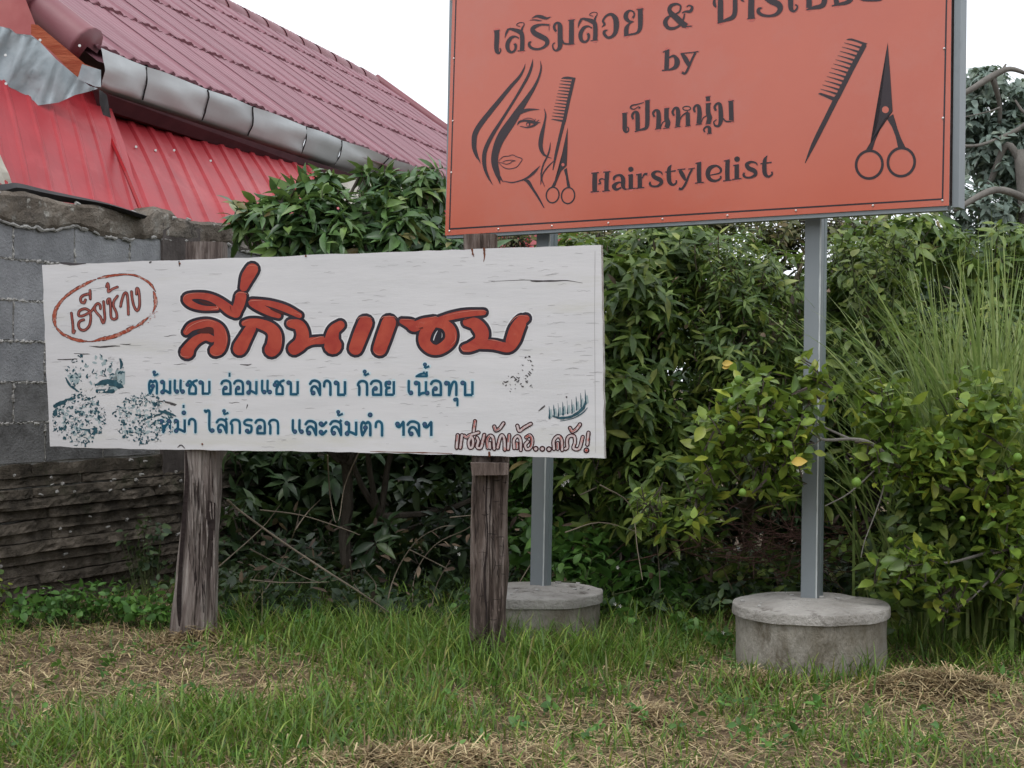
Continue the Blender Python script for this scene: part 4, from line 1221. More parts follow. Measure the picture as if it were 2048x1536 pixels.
# --- faded food pictures
def food():
    A = Ink(PB)
    def blob(x, y, r, m, base, ang=None, el=2.0):
        a = random.uniform(0, 3.14) if ang is None else ang; n = 7
        pts = []
        for k in range(n):
            t = 2 * math.pi * k / n; rr = r * random.uniform(.55, 1.25)
            X = math.cos(t) * rr * el; Y = math.sin(t) * rr
            pts.append((x + X * math.cos(a) - Y * math.sin(a), y + X * math.sin(a) + Y * math.cos(a)))
        A.poly(pts, m, base)
    for cx, cy, rx, ry, n, flatb, holes in ((190, 748, 57, 44, 95, 785, True), (158, 838, 54, 52, 230, 999, False), (288, 838, 62, 52, 260, 999, False)):
        for q in range(int(n * .25)):
            a = random.uniform(0, 6.283); r = math.sqrt(random.random()) * .88
            x, y = cx + rx * r * math.cos(a), cy + ry * r * math.sin(a)
            if y < flatb - 4: blob(x, y, random.uniform(1.6, 4), M_tealpale, .0008, el=1.7)
        for q in range(n):
            a = random.uniform(0, 6.283); r = random.random() ** .5
            x, y = cx + rx * r * math.cos(a), cy + ry * r * math.sin(a)
            if y > flatb: continue
            if holes and abs(x - 185) < 20 and random.random() < .7: continue
            if not holes and nz((x / 16, y / 16, 4), 1) < -.28: continue
            if random.random() < .5:
                a2 = random.uniform(0, 6.28); l2 = random.uniform(3, 9); x2, y2 = x + math.cos(a2) * l2, min(flatb, y + math.sin(a2) * l2)
                A.stroke([(x, y, .6), ((x + x2) / 2 + random.uniform(-3, 3), (y + y2) / 2 + random.uniform(-3, 3), random.uniform(1.6, 3.6)), (x2, y2, .6)], M_teal, base=.003, sub=3)
            else: blob(x, y, random.uniform(1.0, 2.6), M_teal, .003, el=random.uniform(1.2, 2.4))
        for q in range(n // 3):
            a = random.uniform(0, 6.283); r = random.random() ** .5
            x, y = cx + rx * r * math.cos(a), cy + ry * r * math.sin(a)
            if y < flatb: blob(x, y, random.uniform(1.0, 2.3), M_white, .0055, el=1.6)
    A.stroke([(131, 755, 2), (140, 770, 5), (158, 784, 2)], M_teal, base=.003); A.stroke([(191, 770, 4), (215, 764, 12), (240, 772, 10), (246, 774, 3)], M_teal, base=.003, rough=.3); A.stroke([(195, 782, 8), (225, 782, 9)], M_teal, base=.003, rough=.3)
    A.stroke([(240, 718, 3), (243, 728, 6), (241, 738, 2)], M_teal, base=.003)
    A.poly([(134, 750), (150, 748), (160, 758), (156, 768), (143, 768)], M_tealpale, .0006); A.poly([(232, 740), (250, 742), (250, 768), (226, 785), (220, 776), (236, 770)], M_tealpale, .0006)
    A.stroke([(318, 822, 4), (335, 826, 7), (352, 832, 2)], M_teal, base=.003, rough=.3); A.stroke([(160, 858, 2), (178, 860, 4), (194, 858, 6), (184, 874, 3)], M_teal, base=.003)
    A.stroke([(282, 842, 2), (300, 834, 5), (322, 828, 3)], M_teal, base=.003); A.stroke([(110, 812, 8), (130, 802, 6), (150, 796, 3)], M_teal, base=.003, rough=.4); A.stroke([(110, 828, 10), (112, 818, 3)], M_teal, base=.003)
    for q in range(46):
        t = random.random(); x = 1012 + 54 * t + random.uniform(-8, 8); y = 772 - 50 * t * random.uniform(.2, 1.2) + random.uniform(-14, 16)
        if x < 1066: blob(x, y, random.uniform(.7, 1.7), M_crack, .003, ang=random.choice([-.6, .5, .9]), el=2.4)
    for k in range(9):
        x = 1098 + k * 9; yb_ = 838 - k * 2.2 if k < 5 else 828 - (k - 5) * 6
        A.stroke([(x, yb_ - 26 - k * .6, .6), (x + 1, yb_ - 14, random.uniform(1, 3)), (x + 1, yb_ - 2, random.uniform(2, 5))], M_teal, base=.003, rough=.3)
        A.stroke([(x + 4, yb_ - 18, 3), (x + 4, yb_ - 6, 7)], M_tealpale, base=.0008, curve=False)
    A.stroke([(1105, 832, 2), (1122, 836, 5), (1145, 832, 5), (1165, 818, 7), (1170, 806, 3)], M_teal, base=.003, rough=.2); A.stroke([(1120, 842, 1), (1145, 837, 1.6), (1165, 826, 2.4), (1175, 815, 1)], M_teal, base=.003)
    A.stroke([(1077, 822, 1), (1084, 816, 3), (1090, 811, 2)], M_crack, base=.003); A.dot(1133, 794, 1.8, M_crack, .003)
    A.done("food_pictures", board, "faded blue-green pictures of food", kind="stuff")
food()
# ================================================================== ORANGE SIGN
def Ds(x): return 1908.0 / (286 + .0595 * (x - 890))
PO = Plane(U(890, 400, Ds(890)), U(1898, 400, Ds(1898)))
og = thing("salon_sign", "big orange hairdresser sign with black lettering, comb and scissors on two steel posts", "sign", (U(1350, 1200, 6.1).x, 6.1, 0))
panel = slab("panel", PO, [(890, 471), (898, 240), (905, 0), (909, -150), (1907, -300), (1905, -150), (1903, 0), (1901, 200), (1898, 411)], 0, .004, [M_orange, M_steel], og, sub=60)
def frame_bar(a, b, w, name="frame_bar", back=.006, d=.05):
    pa = PO.hit(*a, -back); pb = PO.hit(*b, -back); ax = (pb - pa).normalized(); sd = ax.cross(PO.n).normalized() * w / 2
    V = [pa + sd, pa - sd, pb - sd, pb + sd]; V += [v - PO.n * d for v in V]
    mb = MB(); mb.add(V, [(0, 1, 2, 3), (7, 6, 5, 4), (0, 4, 5, 1), (1, 5, 6, 2), (2, 6, 7, 3), (3, 7, 4, 0)])
    mb.build(name, M_steel, og)
frame_bar((893, 466), (1895, 407), .05)
frame_bar((900, 458), (911, -148), .05)
frame_bar((1886, 400), (1894, -290), .05)
frame_bar((912, -140), (1900, -288), .05)
# the steel side channel showing past the panel's right edge
sc = MB()
def pO(px, py, l): return PO.hit(px, py, l)
a_ = [pO(1904, 415, -.010), pO(1917, 414, -.010), pO(1925, -310, -.010), pO(1912, -310, -.010)]
V = a_ + [p - PO.n * .085 for p in a_]
sc.add(V, [(0, 3, 2, 1), (4, 5, 6, 7), (0, 1, 5, 4), (1, 2, 6, 5), (2, 3, 7, 6), (3, 0, 4, 7)]); sc.build("side_channel", M_steel, og)
s2 = MB()
b_ = [pO(1899.5, 411, -.004), pO(1903, 411, -.004), pO(1908.5, -300, -.004), pO(1906, -300, -.004)]
V = b_ + [p - PO.n * .02 for p in b_]
s2.add(V, [(0, 3, 2, 1), (0, 1, 5, 4), (1, 2, 6, 5), (2, 3, 7, 6), (3, 0, 4, 7)]); s2.build("panel_edge_strip", M_postdark, og)

# posts: two lipped channels welded face to face, seam at two thirds
def steel_post(xt, xb, yt, yb, w, Dt, dep, flip, label):
    out = []
    top = U(xt, yt, Dt); bot = U(xb, yb, Dt)
    u = PO.u; n = PO.n
    V = []
    for p in (bot, top):
        a = p - u * w / 2; b = p + u * w / 2
        V += [a, b, b - n * dep, a - n * dep]
    def half(k0, k1, mat, nm):          # each channel is half of the box's depth
        W_ = []
        for p in (bot, top):
            a = p - u * w / 2; b = p + u * w / 2
            W_ += [a - n * dep * k0, b - n * dep * k0, b - n * dep * k1, a - n * dep * k1]
        mb = MB(); mb.add(W_, [(0, 1, 5, 4), (1, 2, 6, 5), (2, 3, 7, 6), (3, 0, 4, 7), (4, 5, 6, 7), (3, 2, 1, 0)])
        o = mb.build(nm, mat, og); bv = o.modifiers.new("edge", 'BEVEL'); bv.width = .0035; bv.segments = 2
        return o
    o1 = half(0, .5, M_steel, "post_channel"); half(.515, 1, M_steel2, "post_channel"); o1["label"] = label
    wl = MB(); pts = [bot.lerp(top, t) + u * (w / 2 - .003) + n * (.0005 + random.uniform(-.0012, .0008)) for t in np.linspace(0, 1, 60)]
    wl.tube(pts, [random.uniform(.0026, .0042) for _ in pts], 5); wl.build("weld_seam", M_weld, og)
    return top, bot
DL, DR = Ds(1085) + .115, Ds(1630) + .115
steel_post(1090, 1073, 300, 1186, .070, DL, .068, False, "left steel post, two channels welded together")
steel_post(1628, 1617, 300, 1205, .068, DR, .072, False, "right steel post, two channels welded together")
# peeled primer patches near the foot of the right post
PP = Plane(U(1600, 1150, DR), U(1650, 1150, DR)); PP.p = U(1625, 1150, DR); PP.n = PO.n.copy(); PP.u = PO.u.copy()
pk = Ink(PP)
pk.poly([(1604, 1196), (1603, 1178), (1612, 1176), (1618, 1182), (1622, 1172), (1627, 1168), (1632, 1170), (1633, 1196)], M_bare, .0015)
for x, y in ((1612, 1075), (1619, 1116), (1611, 1078), (1618, 1112), (1625, 975)): pk.dot(x, y, 1.3, M_bare, .0015, n=7)
pk.done("peeled_patch", og)
# ------------------------------------------------------------------ printing
A = Ink(PO)
A.stroke([(899, 457, 2.6), (912, 0, 2.6), (916, -140, 2.6)], M_print, curve=False, base=.0008); A.stroke([(899, 458, 3.4), (1885, 398, 3.4)], M_print, curve=False, base=.0008)
A.stroke([(1885, 399, 3.4), (1893, 0, 3.4), (1896, -280, 3)], M_print, curve=False, base=.0008)
A.done("border_line", panel)
rv = 0
for px, py in [(903, 0), (908, 117), (906, 242), (903, 345), (899, 462), (997, 458), (1104, 452), (1217, 446), (1325, 438), (1455, 431), (1592, 421), (1746, 411), (1885, 401), (1886, 236), (1888.6, 97)]:
    mb = MB(); p = PO.hit(px, py, .0005); mb.tube([p, p + PO.n * .003, p + PO.n * .005], [.0044, .004, .0018], 10); mb.build("rivet", M_rivet, panel)

def multi(A, S, w=None, m=M_print, halo=0, base=.0026, sub=5, caps=False):
    if halo:
        for s in S: A.stroke(s, M_outline, w=w, base=.0006, grow=halo, sub=sub, caps=True)
    for s in S: A.stroke(s, m, w=w, base=base, sub=sub, caps=caps)

# heading, left word
A = Ink(PO, (960, 0, 6.0235))
SO = [[(300, 455, 4), (318, 395, 26), (350, 350, 24), (420, 362, 42), (480, 385, 56), (505, 420, 54), (510, 520, 54), (505, 605, 54)], [(330, 345, 10), (335, 380, 22)],
      [(470, 462, 14), (425, 440, 22), (375, 455, 38), (338, 510, 50), (330, 560, 50), (345, 610, 40), (385, 628, 28), (422, 600, 26), (430, 550, 34), (415, 525, 28)],
      [(500, 370, 30), (512, 330, 20), (530, 300, 12), (525, 275, 9), (485, 270, 9), (450, 285, 10), (442, 305, 9), (480, 318, 10)], [(452, 613, 11), (538, 606, 11)]]
multi(A, [[(203, 372, 62), (203, 460, 60), (198, 560, 56), (205, 620, 48), (230, 640, 22), (250, 605, 14), (240, 580, 13)], [(165, 373, 12), (240, 362, 12)]] + SO +
      [[(x + 880, y - 123, w) for x, y, w in s] for s in SO] +
      [[(600, 244, 4), (650, 238, 13), (700, 245, 15), (742, 248, 4)], [(625, 218, 4), (680, 195, 28), (740, 203, 42), (800, 220, 28), (852, 203, 4)],
       [(835, 300, 22), (740, 297, 25), (665, 318, 44), (632, 355, 54), (660, 400, 62), (725, 435, 66), (790, 470, 60), (810, 510, 52), (785, 555, 36), (720, 588, 26), (650, 588, 30), (600, 560, 34), (592, 520, 30), (615, 500, 14)], [(832, 295, 8), (832, 362, 5)],
       [(918, 380, 26), (895, 340, 32), (900, 295, 28), (935, 275, 30), (962, 310, 58), (965, 400, 60), (965, 500, 60), (960, 570, 50), (920, 608, 24), (885, 590, 20), (876, 540, 16), (900, 512, 10)],
       [(985, 480, 26), (1015, 522, 22), (1090, 530, 18)], [(1102, 245, 58), (1102, 380, 60), (1100, 525, 60)], [(1060, 246, 11), (1142, 236, 11)], [(1060, 533, 11), (1138, 528, 11)],
       [(1468, 325, 5), (1500, 292, 26), (1482, 250, 26), (1520, 192, 26), (1580, 172, 36), (1630, 220, 62), (1642, 300, 66), (1630, 390, 52), (1590, 440, 36), (1540, 452, 32), (1500, 415, 36), (1498, 378, 32), (1535, 360, 10)],
       [(1838, 215, 28), (1858, 185, 20), (1848, 142, 18), (1800, 128, 24), (1762, 165, 50), (1758, 215, 54), (1795, 255, 36), (1845, 258, 8)], [(1850, 258, 8), (1800, 285, 22), (1765, 340, 52), (1762, 425, 56)],
       [(1732, 433, 12), (1810, 415, 22), (1880, 400, 26), (1920, 360, 46), (1932, 280, 58), (1930, 112, 60)], [(1885, 113, 11), (1968, 103, 11)]], halo=10)
A.done("heading_word", panel, "left word of the arched Thai heading")
A = Ink(PO, (1300, 0, 4.096))
multi(A, [[(250, 75, 16), (248, 45, 14), (215, 32, 18), (175, 45, 28), (158, 75, 32), (172, 108, 42), (215, 145, 50), (262, 190, 50), (300, 212, 42)], [(165, 128, 14), (135, 155, 30), (125, 190, 38), (150, 228, 28), (200, 230, 22), (250, 200, 16), (275, 150, 14), (282, 110, 12)], [(250, 75, 12), (235, 100, 14), (180, 128, 10)],
       [(262, 105, 8), (290, 95, 16), (330, 92, 26), (345, 60, 22), (322, 44, 12), (300, 55, 10)], [(262, 222, 9), (342, 213, 9)]], halo=9)
A.done("ampersand", panel)
A = Ink(PO, (1300, 0, 4.096))
multi(A, [[(540, 60, 10), (528, 35, 26), (528, 0, 20), (548, -30, 22), (575, -10, 40), (577, 80, 46), (577, 178, 46)], [(553, 188, 10), (620, 165, 24), (675, 142, 36), (695, 100, 38), (697, 0, 38), (697, -120, 38)],
       [(770, 12, 9), (750, -5, 18), (752, -60, 24), (800, -95, 30), (828, -40, 48), (828, 80, 50), (830, 148, 54)], [(798, 153, 9), (860, 147, 9)],
       [(1080, -95, 18), (1000, -105, 24), (950, -70, 34), (945, -30, 40), (985, 5, 48), (1050, 35, 52), (1066, 75, 42), (1035, 115, 28), (980, 130, 20), (920, 122, 24), (888, 98, 30), (892, 72, 22), (915, 65, 10)], [(1000, -140, 10), (960, -165, 24), (990, -190, 12), (1060, -180, 8)],
       [(1150, -140, 42), (1152, 0, 44), (1155, 70, 38), (1180, 92, 20), (1203, 70, 16), (1205, 48, 14), (1188, 38, 10)], [(1300, -150, 46), (1303, 0, 46), (1303, 65, 46)], [(1282, 80, 10), (1345, 62, 28), (1400, 50, 38), (1428, 10, 44), (1430, -150, 44)],
       [(1488, 48, 8), (1560, 32, 24), (1610, 20, 32), (1645, -10, 40), (1650, -100, 44), (1590, -165, 26), (1500, -140, 16)], [(1530, 40, 40), (1528, -20, 40), (1570, -50, 18)],
       [(1700, -130, 44), (1705, -60, 46), (1740, -10, 30), (1820, 4, 14), (1885, -6, 22), (1905, -40, 30), (1900, -120, 40)]], halo=9)
A.done("heading_word", panel, "right word of the heading, cut off by the top of the picture")
A = Ink(PO, (1300, 0, 4.096))
multi(A, [[(140, 412, 36), (138, 490, 38), (135, 568, 38)], [(105, 427, 9), (158, 408, 14)], [(98, 578, 10), (150, 571, 14)], [(150, 475, 12), (195, 458, 22), (222, 500, 44), (210, 545, 36), (170, 568, 18), (130, 572, 12)],
          [(262, 438, 26), (295, 490, 40), (322, 545, 24)], [(250, 439, 9), (332, 430, 9)], [(372, 428, 18), (340, 495, 18), (308, 570, 20), (285, 602, 18), (262, 592, 22)], [(332, 431, 8), (396, 421, 8)]], halo=8)
A.done("by_lettering", panel)
A = Ink(PO, (1160, 180, 5.12))
multi(A, [[(456, 242, 46), (458, 330, 46), (458, 400, 44), (470, 428, 26), (492, 422, 16), (497, 395, 13), (484, 376, 12)], [(430, 241, 9), (488, 233, 9)],
          [(545, 300, 20), (534, 262, 26), (555, 228, 24), (585, 240, 42), (590, 330, 46), (590, 412, 44)], [(560, 427, 10), (620, 407, 20), (670, 392, 32), (688, 350, 44), (690, 230, 46), (690, 112, 46)], [(662, 112, 9), (718, 102, 9)],
          [(655, 127, 7), (590, 145, 12), (532, 158, 16), (518, 182, 18), (550, 196, 10), (590, 175, 8)], [(590, 170, 9), (612, 178, 14), (600, 192, 8)],
          [(762, 275, 20), (748, 238, 24), (770, 208, 22), (800, 222, 40), (806, 300, 48), (800, 395, 46)], [(768, 401, 9), (832, 392, 9)], [(820, 390, 14), (845, 335, 12), (880, 312, 12)], [(886, 192, 46), (886, 290, 48), (900, 335, 52), (888, 385, 48)], [(862, 192, 9), (916, 185, 9)], [(852, 393, 9), (915, 388, 9)], [(905, 330, 26), (924, 328, 4)],
          [(962, 262, 20), (948, 225, 24), (970, 185, 22), (1000, 198, 40), (1005, 290, 46), (998, 372, 44)], [(970, 381, 9), (1030, 373, 9)], [(1012, 332, 10), (1045, 265, 14), (1108, 222, 20)], [(1102, 232, 42), (1104, 300, 44), (1105, 362, 44)], [(1078, 371, 9), (1132, 364, 9)],
          [(1178, 228, 20), (1166, 190, 24), (1188, 158, 22), (1216, 172, 40), (1224, 250, 48), (1215, 345, 46)], [(1186, 356, 9), (1248, 347, 9)], [(1238, 340, 12), (1262, 285, 10), (1300, 262, 12)], [(1312, 140, 46), (1312, 230, 48), (1326, 285, 52), (1312, 342, 46)], [(1286, 141, 9), (1340, 135, 9)], [(1285, 347, 9), (1338, 343, 9)], [(1330, 285, 26), (1350, 282, 4)],
          [(1310, 72, 40), (1310, 112, 42)], [(1284, 72, 8), (1336, 64, 8)], [(1278, 432, 16), (1268, 402, 18), (1295, 375, 20), (1324, 388, 36), (1326, 440, 38)], [(1298, 449, 8), (1350, 443, 8)],
          [(1392, 212, 22), (1378, 175, 26), (1402, 140, 22), (1432, 150, 38), (1442, 240, 48), (1440, 320, 44), (1420, 366, 26), (1385, 365, 20), (1370, 328, 14), (1398, 302, 9)], [(1462, 290, 16), (1495, 320, 16), (1545, 322, 14)], [(1545, 118, 46), (1550, 310, 48)], [(1518, 118, 9), (1576, 108, 9)], [(1520, 322, 9), (1576, 316, 9)]], halo=9)
A.ring(1092, 187, 40, 21, 11, M_print, .0026)
A.done("name_lettering", panel, "Thai name in black print")
A = Ink(PO, (1160, 180, 5.12))
multi(A, [[(152, 850, 48), (150, 940, 50), (150, 1035, 48)], [(115, 853, 12), (194, 845, 12)], [(108, 1044, 11), (195, 1037, 11)], [(278, 840, 44), (272, 930, 46), (270, 1027, 44)], [(238, 841, 11), (312, 835, 11)], [(228, 1037, 11), (306, 1027, 11)],
          [(182, 962, 10), (208, 955, 18), (200, 922, 16), (225, 908, 14), (258, 920, 12)],
          [(345, 925, 18), (352, 892, 26), (388, 872, 22), (425, 880, 34), (442, 920, 44), (440, 980, 42), (458, 1012, 22), (480, 1012, 10)], [(440, 945, 12), (385, 950, 24), (348, 985, 46), (372, 1018, 28), (422, 998, 16)],
          [(520, 870, 45), (520, 940, 46), (520, 1008, 46)], [(490, 873, 11), (540, 863, 11)], [(485, 1014, 11), (572, 1004, 11)], [(610, 865, 42), (612, 930, 46), (612, 998, 46)], [(572, 869, 11), (632, 856, 11)], [(575, 1006, 11), (658, 997, 11)], [(635, 905, 12), (660, 862, 20), (690, 862, 28)],
          [(842, 868, 8), (830, 842, 16), (785, 832, 20), (748, 858, 38), (765, 892, 44), (820, 920, 46), (832, 952, 34), (790, 984, 22), (740, 984, 20), (716, 965, 26), (718, 938, 14)],
          [(935, 765, 6), (912, 810, 40), (910, 900, 46), (922, 950, 40), (955, 970, 24), (985, 950, 18), (985, 922, 16)], [(872, 841, 12), (982, 826, 14)], [(1022, 820, 34), (1050, 870, 44), (1080, 925, 24)], [(998, 816, 11), (1078, 808, 11)], [(1148, 808, 22), (1112, 880, 22), (1080, 960, 26), (1042, 1012, 24), (1012, 1008, 28)], [(1108, 809, 9), (1176, 799, 9)],
          [(1220, 745, 44), (1218, 850, 46), (1222, 945, 46)], [(1182, 752, 11), (1242, 738, 11)], [(1178, 953, 11), (1268, 944, 11)],
          [(1330, 872, 10), (1428, 850, 16), (1440, 808, 26), (1395, 776, 22), (1330, 800, 44), (1308, 860, 46), (1332, 915, 38), (1390, 930, 24), (1438, 905, 20), (1440, 878, 14)],
          [(1512, 720, 44), (1508, 830, 46), (1510, 922, 46)], [(1472, 728, 11), (1532, 713, 11)], [(1466, 931, 11), (1552, 921, 11)], [(1605, 768, 44), (1605, 840, 46), (1605, 908, 46)], [(1568, 773, 11), (1626, 764, 11)], [(1558, 916, 11), (1652, 905, 11)],
          [(1816, 770, 8), (1800, 746, 16), (1750, 736, 22), (1708, 762, 38), (1728, 800, 44), (1785, 828, 46), (1796, 865, 34), (1750, 894, 22), (1700, 894, 20), (1676, 872, 26), (1682, 846, 14)],
          [(1915, 672, 6), (1892, 720, 38), (1888, 810, 46), (1898, 865, 40), (1930, 886, 24), (1965, 865, 18), (1965, 836, 16)], [(1848, 756, 12), (1962, 740, 14)]], halo=9)
A.dot(520, 811, 27, M_print, .0026); A.dot(1608, 708, 29, M_print, .0026)
A.done("name_lettering", panel, "black word in Latin letters along the bottom")
# comb and scissors on the right
A = Ink(PO, (1590, 60, 4.8))
A.stroke([(668, 140, 46), (540, 380, 48), (405, 650, 46)], M_print, base=.0026, curve=False, caps=False); A.stroke([(405, 640, 48), (300, 850, 46), (180, 1090, 40), (97, 1275, 6)], M_print, base=.003, caps=False)
A.poly([(488, 94), (515, 82), (545, 80), (697, 130), (670, 150), (600, 118), (540, 100)], M_print)
for k in range(12):
    t = k / 11; x = 472 + (245 - 472) * t; y = 122 + (567 - 122) * t
    A.stroke([(x, y, 4), (x + 80, y + 22, 12), (x + 172, y + 52, 24)], M_print, base=.0026)
A.poly([(220, 612), (245, 602), (385, 645), (372, 682)], M_print)
A.poly([(890, 120), (912, 400), (937, 780), (895, 815), (865, 848), (825, 915), (785, 1010), (745, 1142), (722, 1165), (668, 1172), (720, 1100), (765, 990), (795, 900), (820, 740), (850, 400)], M_print)
A.poly([(942, 806), (905, 832), (885, 858), (930, 930), (965, 1020), (988, 1122), (1020, 1145), (1058, 1122), (1018, 1040), (985, 950), (960, 880)], M_print)
A.dot(868, 765, 33, M_orange, .0052); A.ring(713, 1292, 126, 134, 26, M_print, .0026, rot=.3, n=40); A.ring(1020, 1268, 128, 136, 26, M_print, .0026, rot=.3, n=40)
A.done("comb_and_scissors_print", panel, "large black comb and scissors on the right side")
# face, small comb and scissors
A = Ink(PO, (930, 110, 8.533))
for s in ([(1028, 150, 3), (1002, 240, 28), (930, 370, 46), (780, 540, 60), (600, 760, 72), (420, 980, 82), (250, 1200, 88), (170, 1350, 88), (155, 1480, 86), (160, 1600, 74), (200, 1720, 52), (238, 1790, 24), (264, 1850, 3)],
          [(1156, 72, 3), (1140, 180, 36), (1090, 330, 46), (1000, 500, 46), (870, 720, 40), (740, 930, 42), (600, 1150, 50), (480, 1340, 62), (390, 1510, 68), (338, 1650, 72), (325, 1800, 70), (345, 1950, 55), (400, 2090, 35), (472, 2215, 4)],
          [(1284, 98, 3), (1298, 220, 26), (1260, 380, 36), (1180, 550, 52), (1060, 740, 80), (930, 930, 110), (800, 1130, 140), (660, 1330, 150), (570, 1500, 135), (512, 1700, 120), (508, 1850, 115), (545, 2000, 92), (575, 2100, 55), (598, 2200, 6)],
          [(880, 1010, 60), (1000, 955, 60), (1120, 930, 38), (1268, 927, 4)], [(590, 2080, 46), (625, 2130, 24), (655, 2170, 5)],
          [(1350, 912, 3), (1376, 1020, 26), (1358, 1150, 36), (1312, 1350, 70), (1290, 1500, 76), (1298, 1600, 66), (1340, 1690, 44), (1410, 1738, 20), (1482, 1762, 3)],
          [(1458, 1490, 3), (1440, 1620, 26), (1400, 1740, 28), (1340, 1860, 26), (1302, 2000, 26), (1300, 2120, 22), (1288, 2215, 6)], [(1512, 1808, 8), (1420, 1900, 22), (1345, 2000, 22), (1312, 2090, 20), (1322, 2160, 16), (1358, 2240, 6)],
          [(665, 2152, 12), (800, 2176, 22), (950, 2142, 24), (1080, 2085, 40), (1190, 1990, 46), (1280, 1888, 4)], [(1010, 2140, 16), (1075, 2160, 60), (1150, 2275, 42), (1250, 2430, 36), (1345, 2602, 16)],
          [(893, 1192, 10), (930, 1140, 36), (1020, 1120, 36), (1120, 1135, 52), (1200, 1155, 46), (1282, 1152, 6)], [(938, 1214, 8), (1060, 1236, 22), (1160, 1208, 36), (1225, 1172, 26)], [(990, 1095, 6), (1080, 1076, 10), (1150, 1092, 10), (1190, 1125, 8)],
          [(1190, 1122, 16), (1205, 1084, 5)], [(1228, 1132, 16), (1267, 1104, 5)],
          [(572, 1806, 5), (650, 1736, 12), (740, 1726, 12), (810, 1704, 12), (880, 1735, 12), (972, 1774, 12), (932, 1850, 12), (880, 1910, 12), (800, 1938, 12), (720, 1940, 14), (640, 1905, 9), (578, 1845, 5)],
          [(565, 1830, 9), (640, 1842, 8), (700, 1862, 12), (760, 1850, 12), (805, 1815, 12), (862, 1803, 6), (770, 1794, 12), (700, 1802, 9), (645, 1822, 7)]):
    A.stroke(s, M_outline, base=.0006, grow=10)
    A.stroke(s, M_print, base=.0026)
A.dot(1078, 1178, 36, M_print, .0046); A.dot(1075, 1188, 17, M_outline, .007, ry=22)
A.done("face_print", panel, "black line drawing of a woman's face and hair")
A = Ink(PO, (930, 110, 8.533))
A.stroke([(1858, 390, 56), (1765, 790, 56), (1690, 1140, 58)], M_print, base=.0026, curve=False, caps=False); A.stroke([(1690, 1120, 58), (1620, 1400, 52), (1550, 1700, 46), (1500, 1958, 14)], M_print, base=.003)
A.poly([(1635, 402), (1680, 375), (1750, 365), (1888, 388), (1880, 415), (1830, 418)], M_print)
for k in range(12):
    t = k / 11; x = 1630 - 145 * t; y = 437 + 603 * t
    A.stroke([(x, y, 8), (x + 90, y + 10, 18), (x + 195, y + 22, 26)], M_print, base=.0026)
A.poly([(1463, 1098), (1500, 1090), (1670, 1105), (1655, 1140)], M_print)
yo = 1109
A.poly([(1752, 125 + yo), (1748, 450 + yo), (1735, 780 + yo), (1700, 812 + yo), (1640, 872 + yo), (1590, 990 + yo), (1540, 1120 + yo), (1510, 1150 + yo), (1470, 1145 + yo), (1530, 1030 + yo), (1590, 900 + yo), (1630, 750 + yo), (1690, 450 + yo)], M_print)
A.poly([(1737, 815 + yo), (1685, 850 + yo), (1718, 960 + yo), (1742, 1130 + yo), (1760, 1160 + yo), (1800, 1150 + yo), (1772, 1030 + yo), (1752, 920 + yo)], M_print)
A.dot(1672, 762 + yo, 27, M_outline, .0052); A.ring(1495, 1280 + yo, 108, 133, 24, M_print, .0026, rot=.15, n=40); A.ring(1758, 1290 + yo, 112, 137, 24, M_print, .0026, rot=.15, n=40)
A.done("comb_and_scissors_print", panel, "small black comb and scissors beside the face")

# ================================================================== CONCRETE FOOTINGS
def footing(cx, cyb, D, r, htop, hb, label, seed, mound, dx=0.0):
    c = U(cx, 1200, D); X, Y = c.x, D
    t = thing("concrete_base", label, "concrete base", (X, Y, 0), "round concrete bases of the orange sign")
    n = 72
    ztop = htop
    def ring(rad, z, am=.003, sd=0, dz=0.0):
        out = []
        for k in range(n):
            a = 2 * math.pi * k / n
            rr = rad + am * nz((math.cos(a) * 3, math.sin(a) * 3, z * 9 + sd), 1.5)
            out.append((X + math.cos(a) * rr, Y + math.sin(a) * rr, z + dz * nz((math.cos(a) * 2, math.sin(a) * 2, sd), 1.3)))
        return out
    def loft(rings, name, mat, capb=True, capt=True):
        V = [p for r_ in rings for p in r_]; Fc = []
        for i in range(len(rings) - 1):
            for k in range(n):
                k2 = (k + 1) % n
                Fc.append((i * n + k, i * n + k2, (i + 1) * n + k2, (i + 1) * n + k))
        if capt: Fc.append(tuple((len(rings) - 1) * n + k for k in range(n)))
        return link(name, mesh_py(name, V, Fc), mat, t, smooth=False)
    body = loft([ring(r * .955, z, .005, seed) for z in np.linspace(-.03, ztop - .036, 9)], "ring", M_conc)
    lid = loft([ring(r * .95, ztop - .044, .003, seed), ring(r * 1.0, ztop - .041, .004, seed + 2, .005), ring(r * 1.004, ztop - .028, .004, seed + 2, .003), ring(r * 1.0, ztop - .006, .004, seed + 2, .006), ring(r * .992, ztop - .001, .005, seed + 2, .006),
                ring(r * .80, ztop + .10 * mound, .006, seed + 3, .012), ring(r * .5, ztop + .4 * mound, .01, seed + 4, .012), ring(r * .25, ztop + .8 * mound, .01, seed + 5, .008), ring(r * .05, ztop + mound, .0, seed)], "lid", M_conctop)
    # chips and crumbs of mortar on the lid
    cb = MB()
    for q in range(16):
        a = random.uniform(0, 6.28); rr = r * random.uniform(.2, .9)
        p = Vector((X + math.cos(a) * rr, Y + math.sin(a) * rr, ztop + mound * (1 - rr / r) + .002)); s = random.uniform(.003, .009)
        cb.tube([p - Vector((s, 0, 0)), p + Vector((s, 0, s * .3))], [s * .8, s * .5], 5)
    cb.build("mortar_crumbs", M_mortar, t, kind="stuff")
    return t
footing(1621, 1370, DR - .035, 154 / F * DR, .253, 0, "wide round concrete base of the right steel post, fully in view", 3.0, .016)
footing(1073, 1290, DL - .035, 132 / F * DL, .214, 0, "round concrete base of the left steel post, partly behind the dark timber post", 8.0, .018)
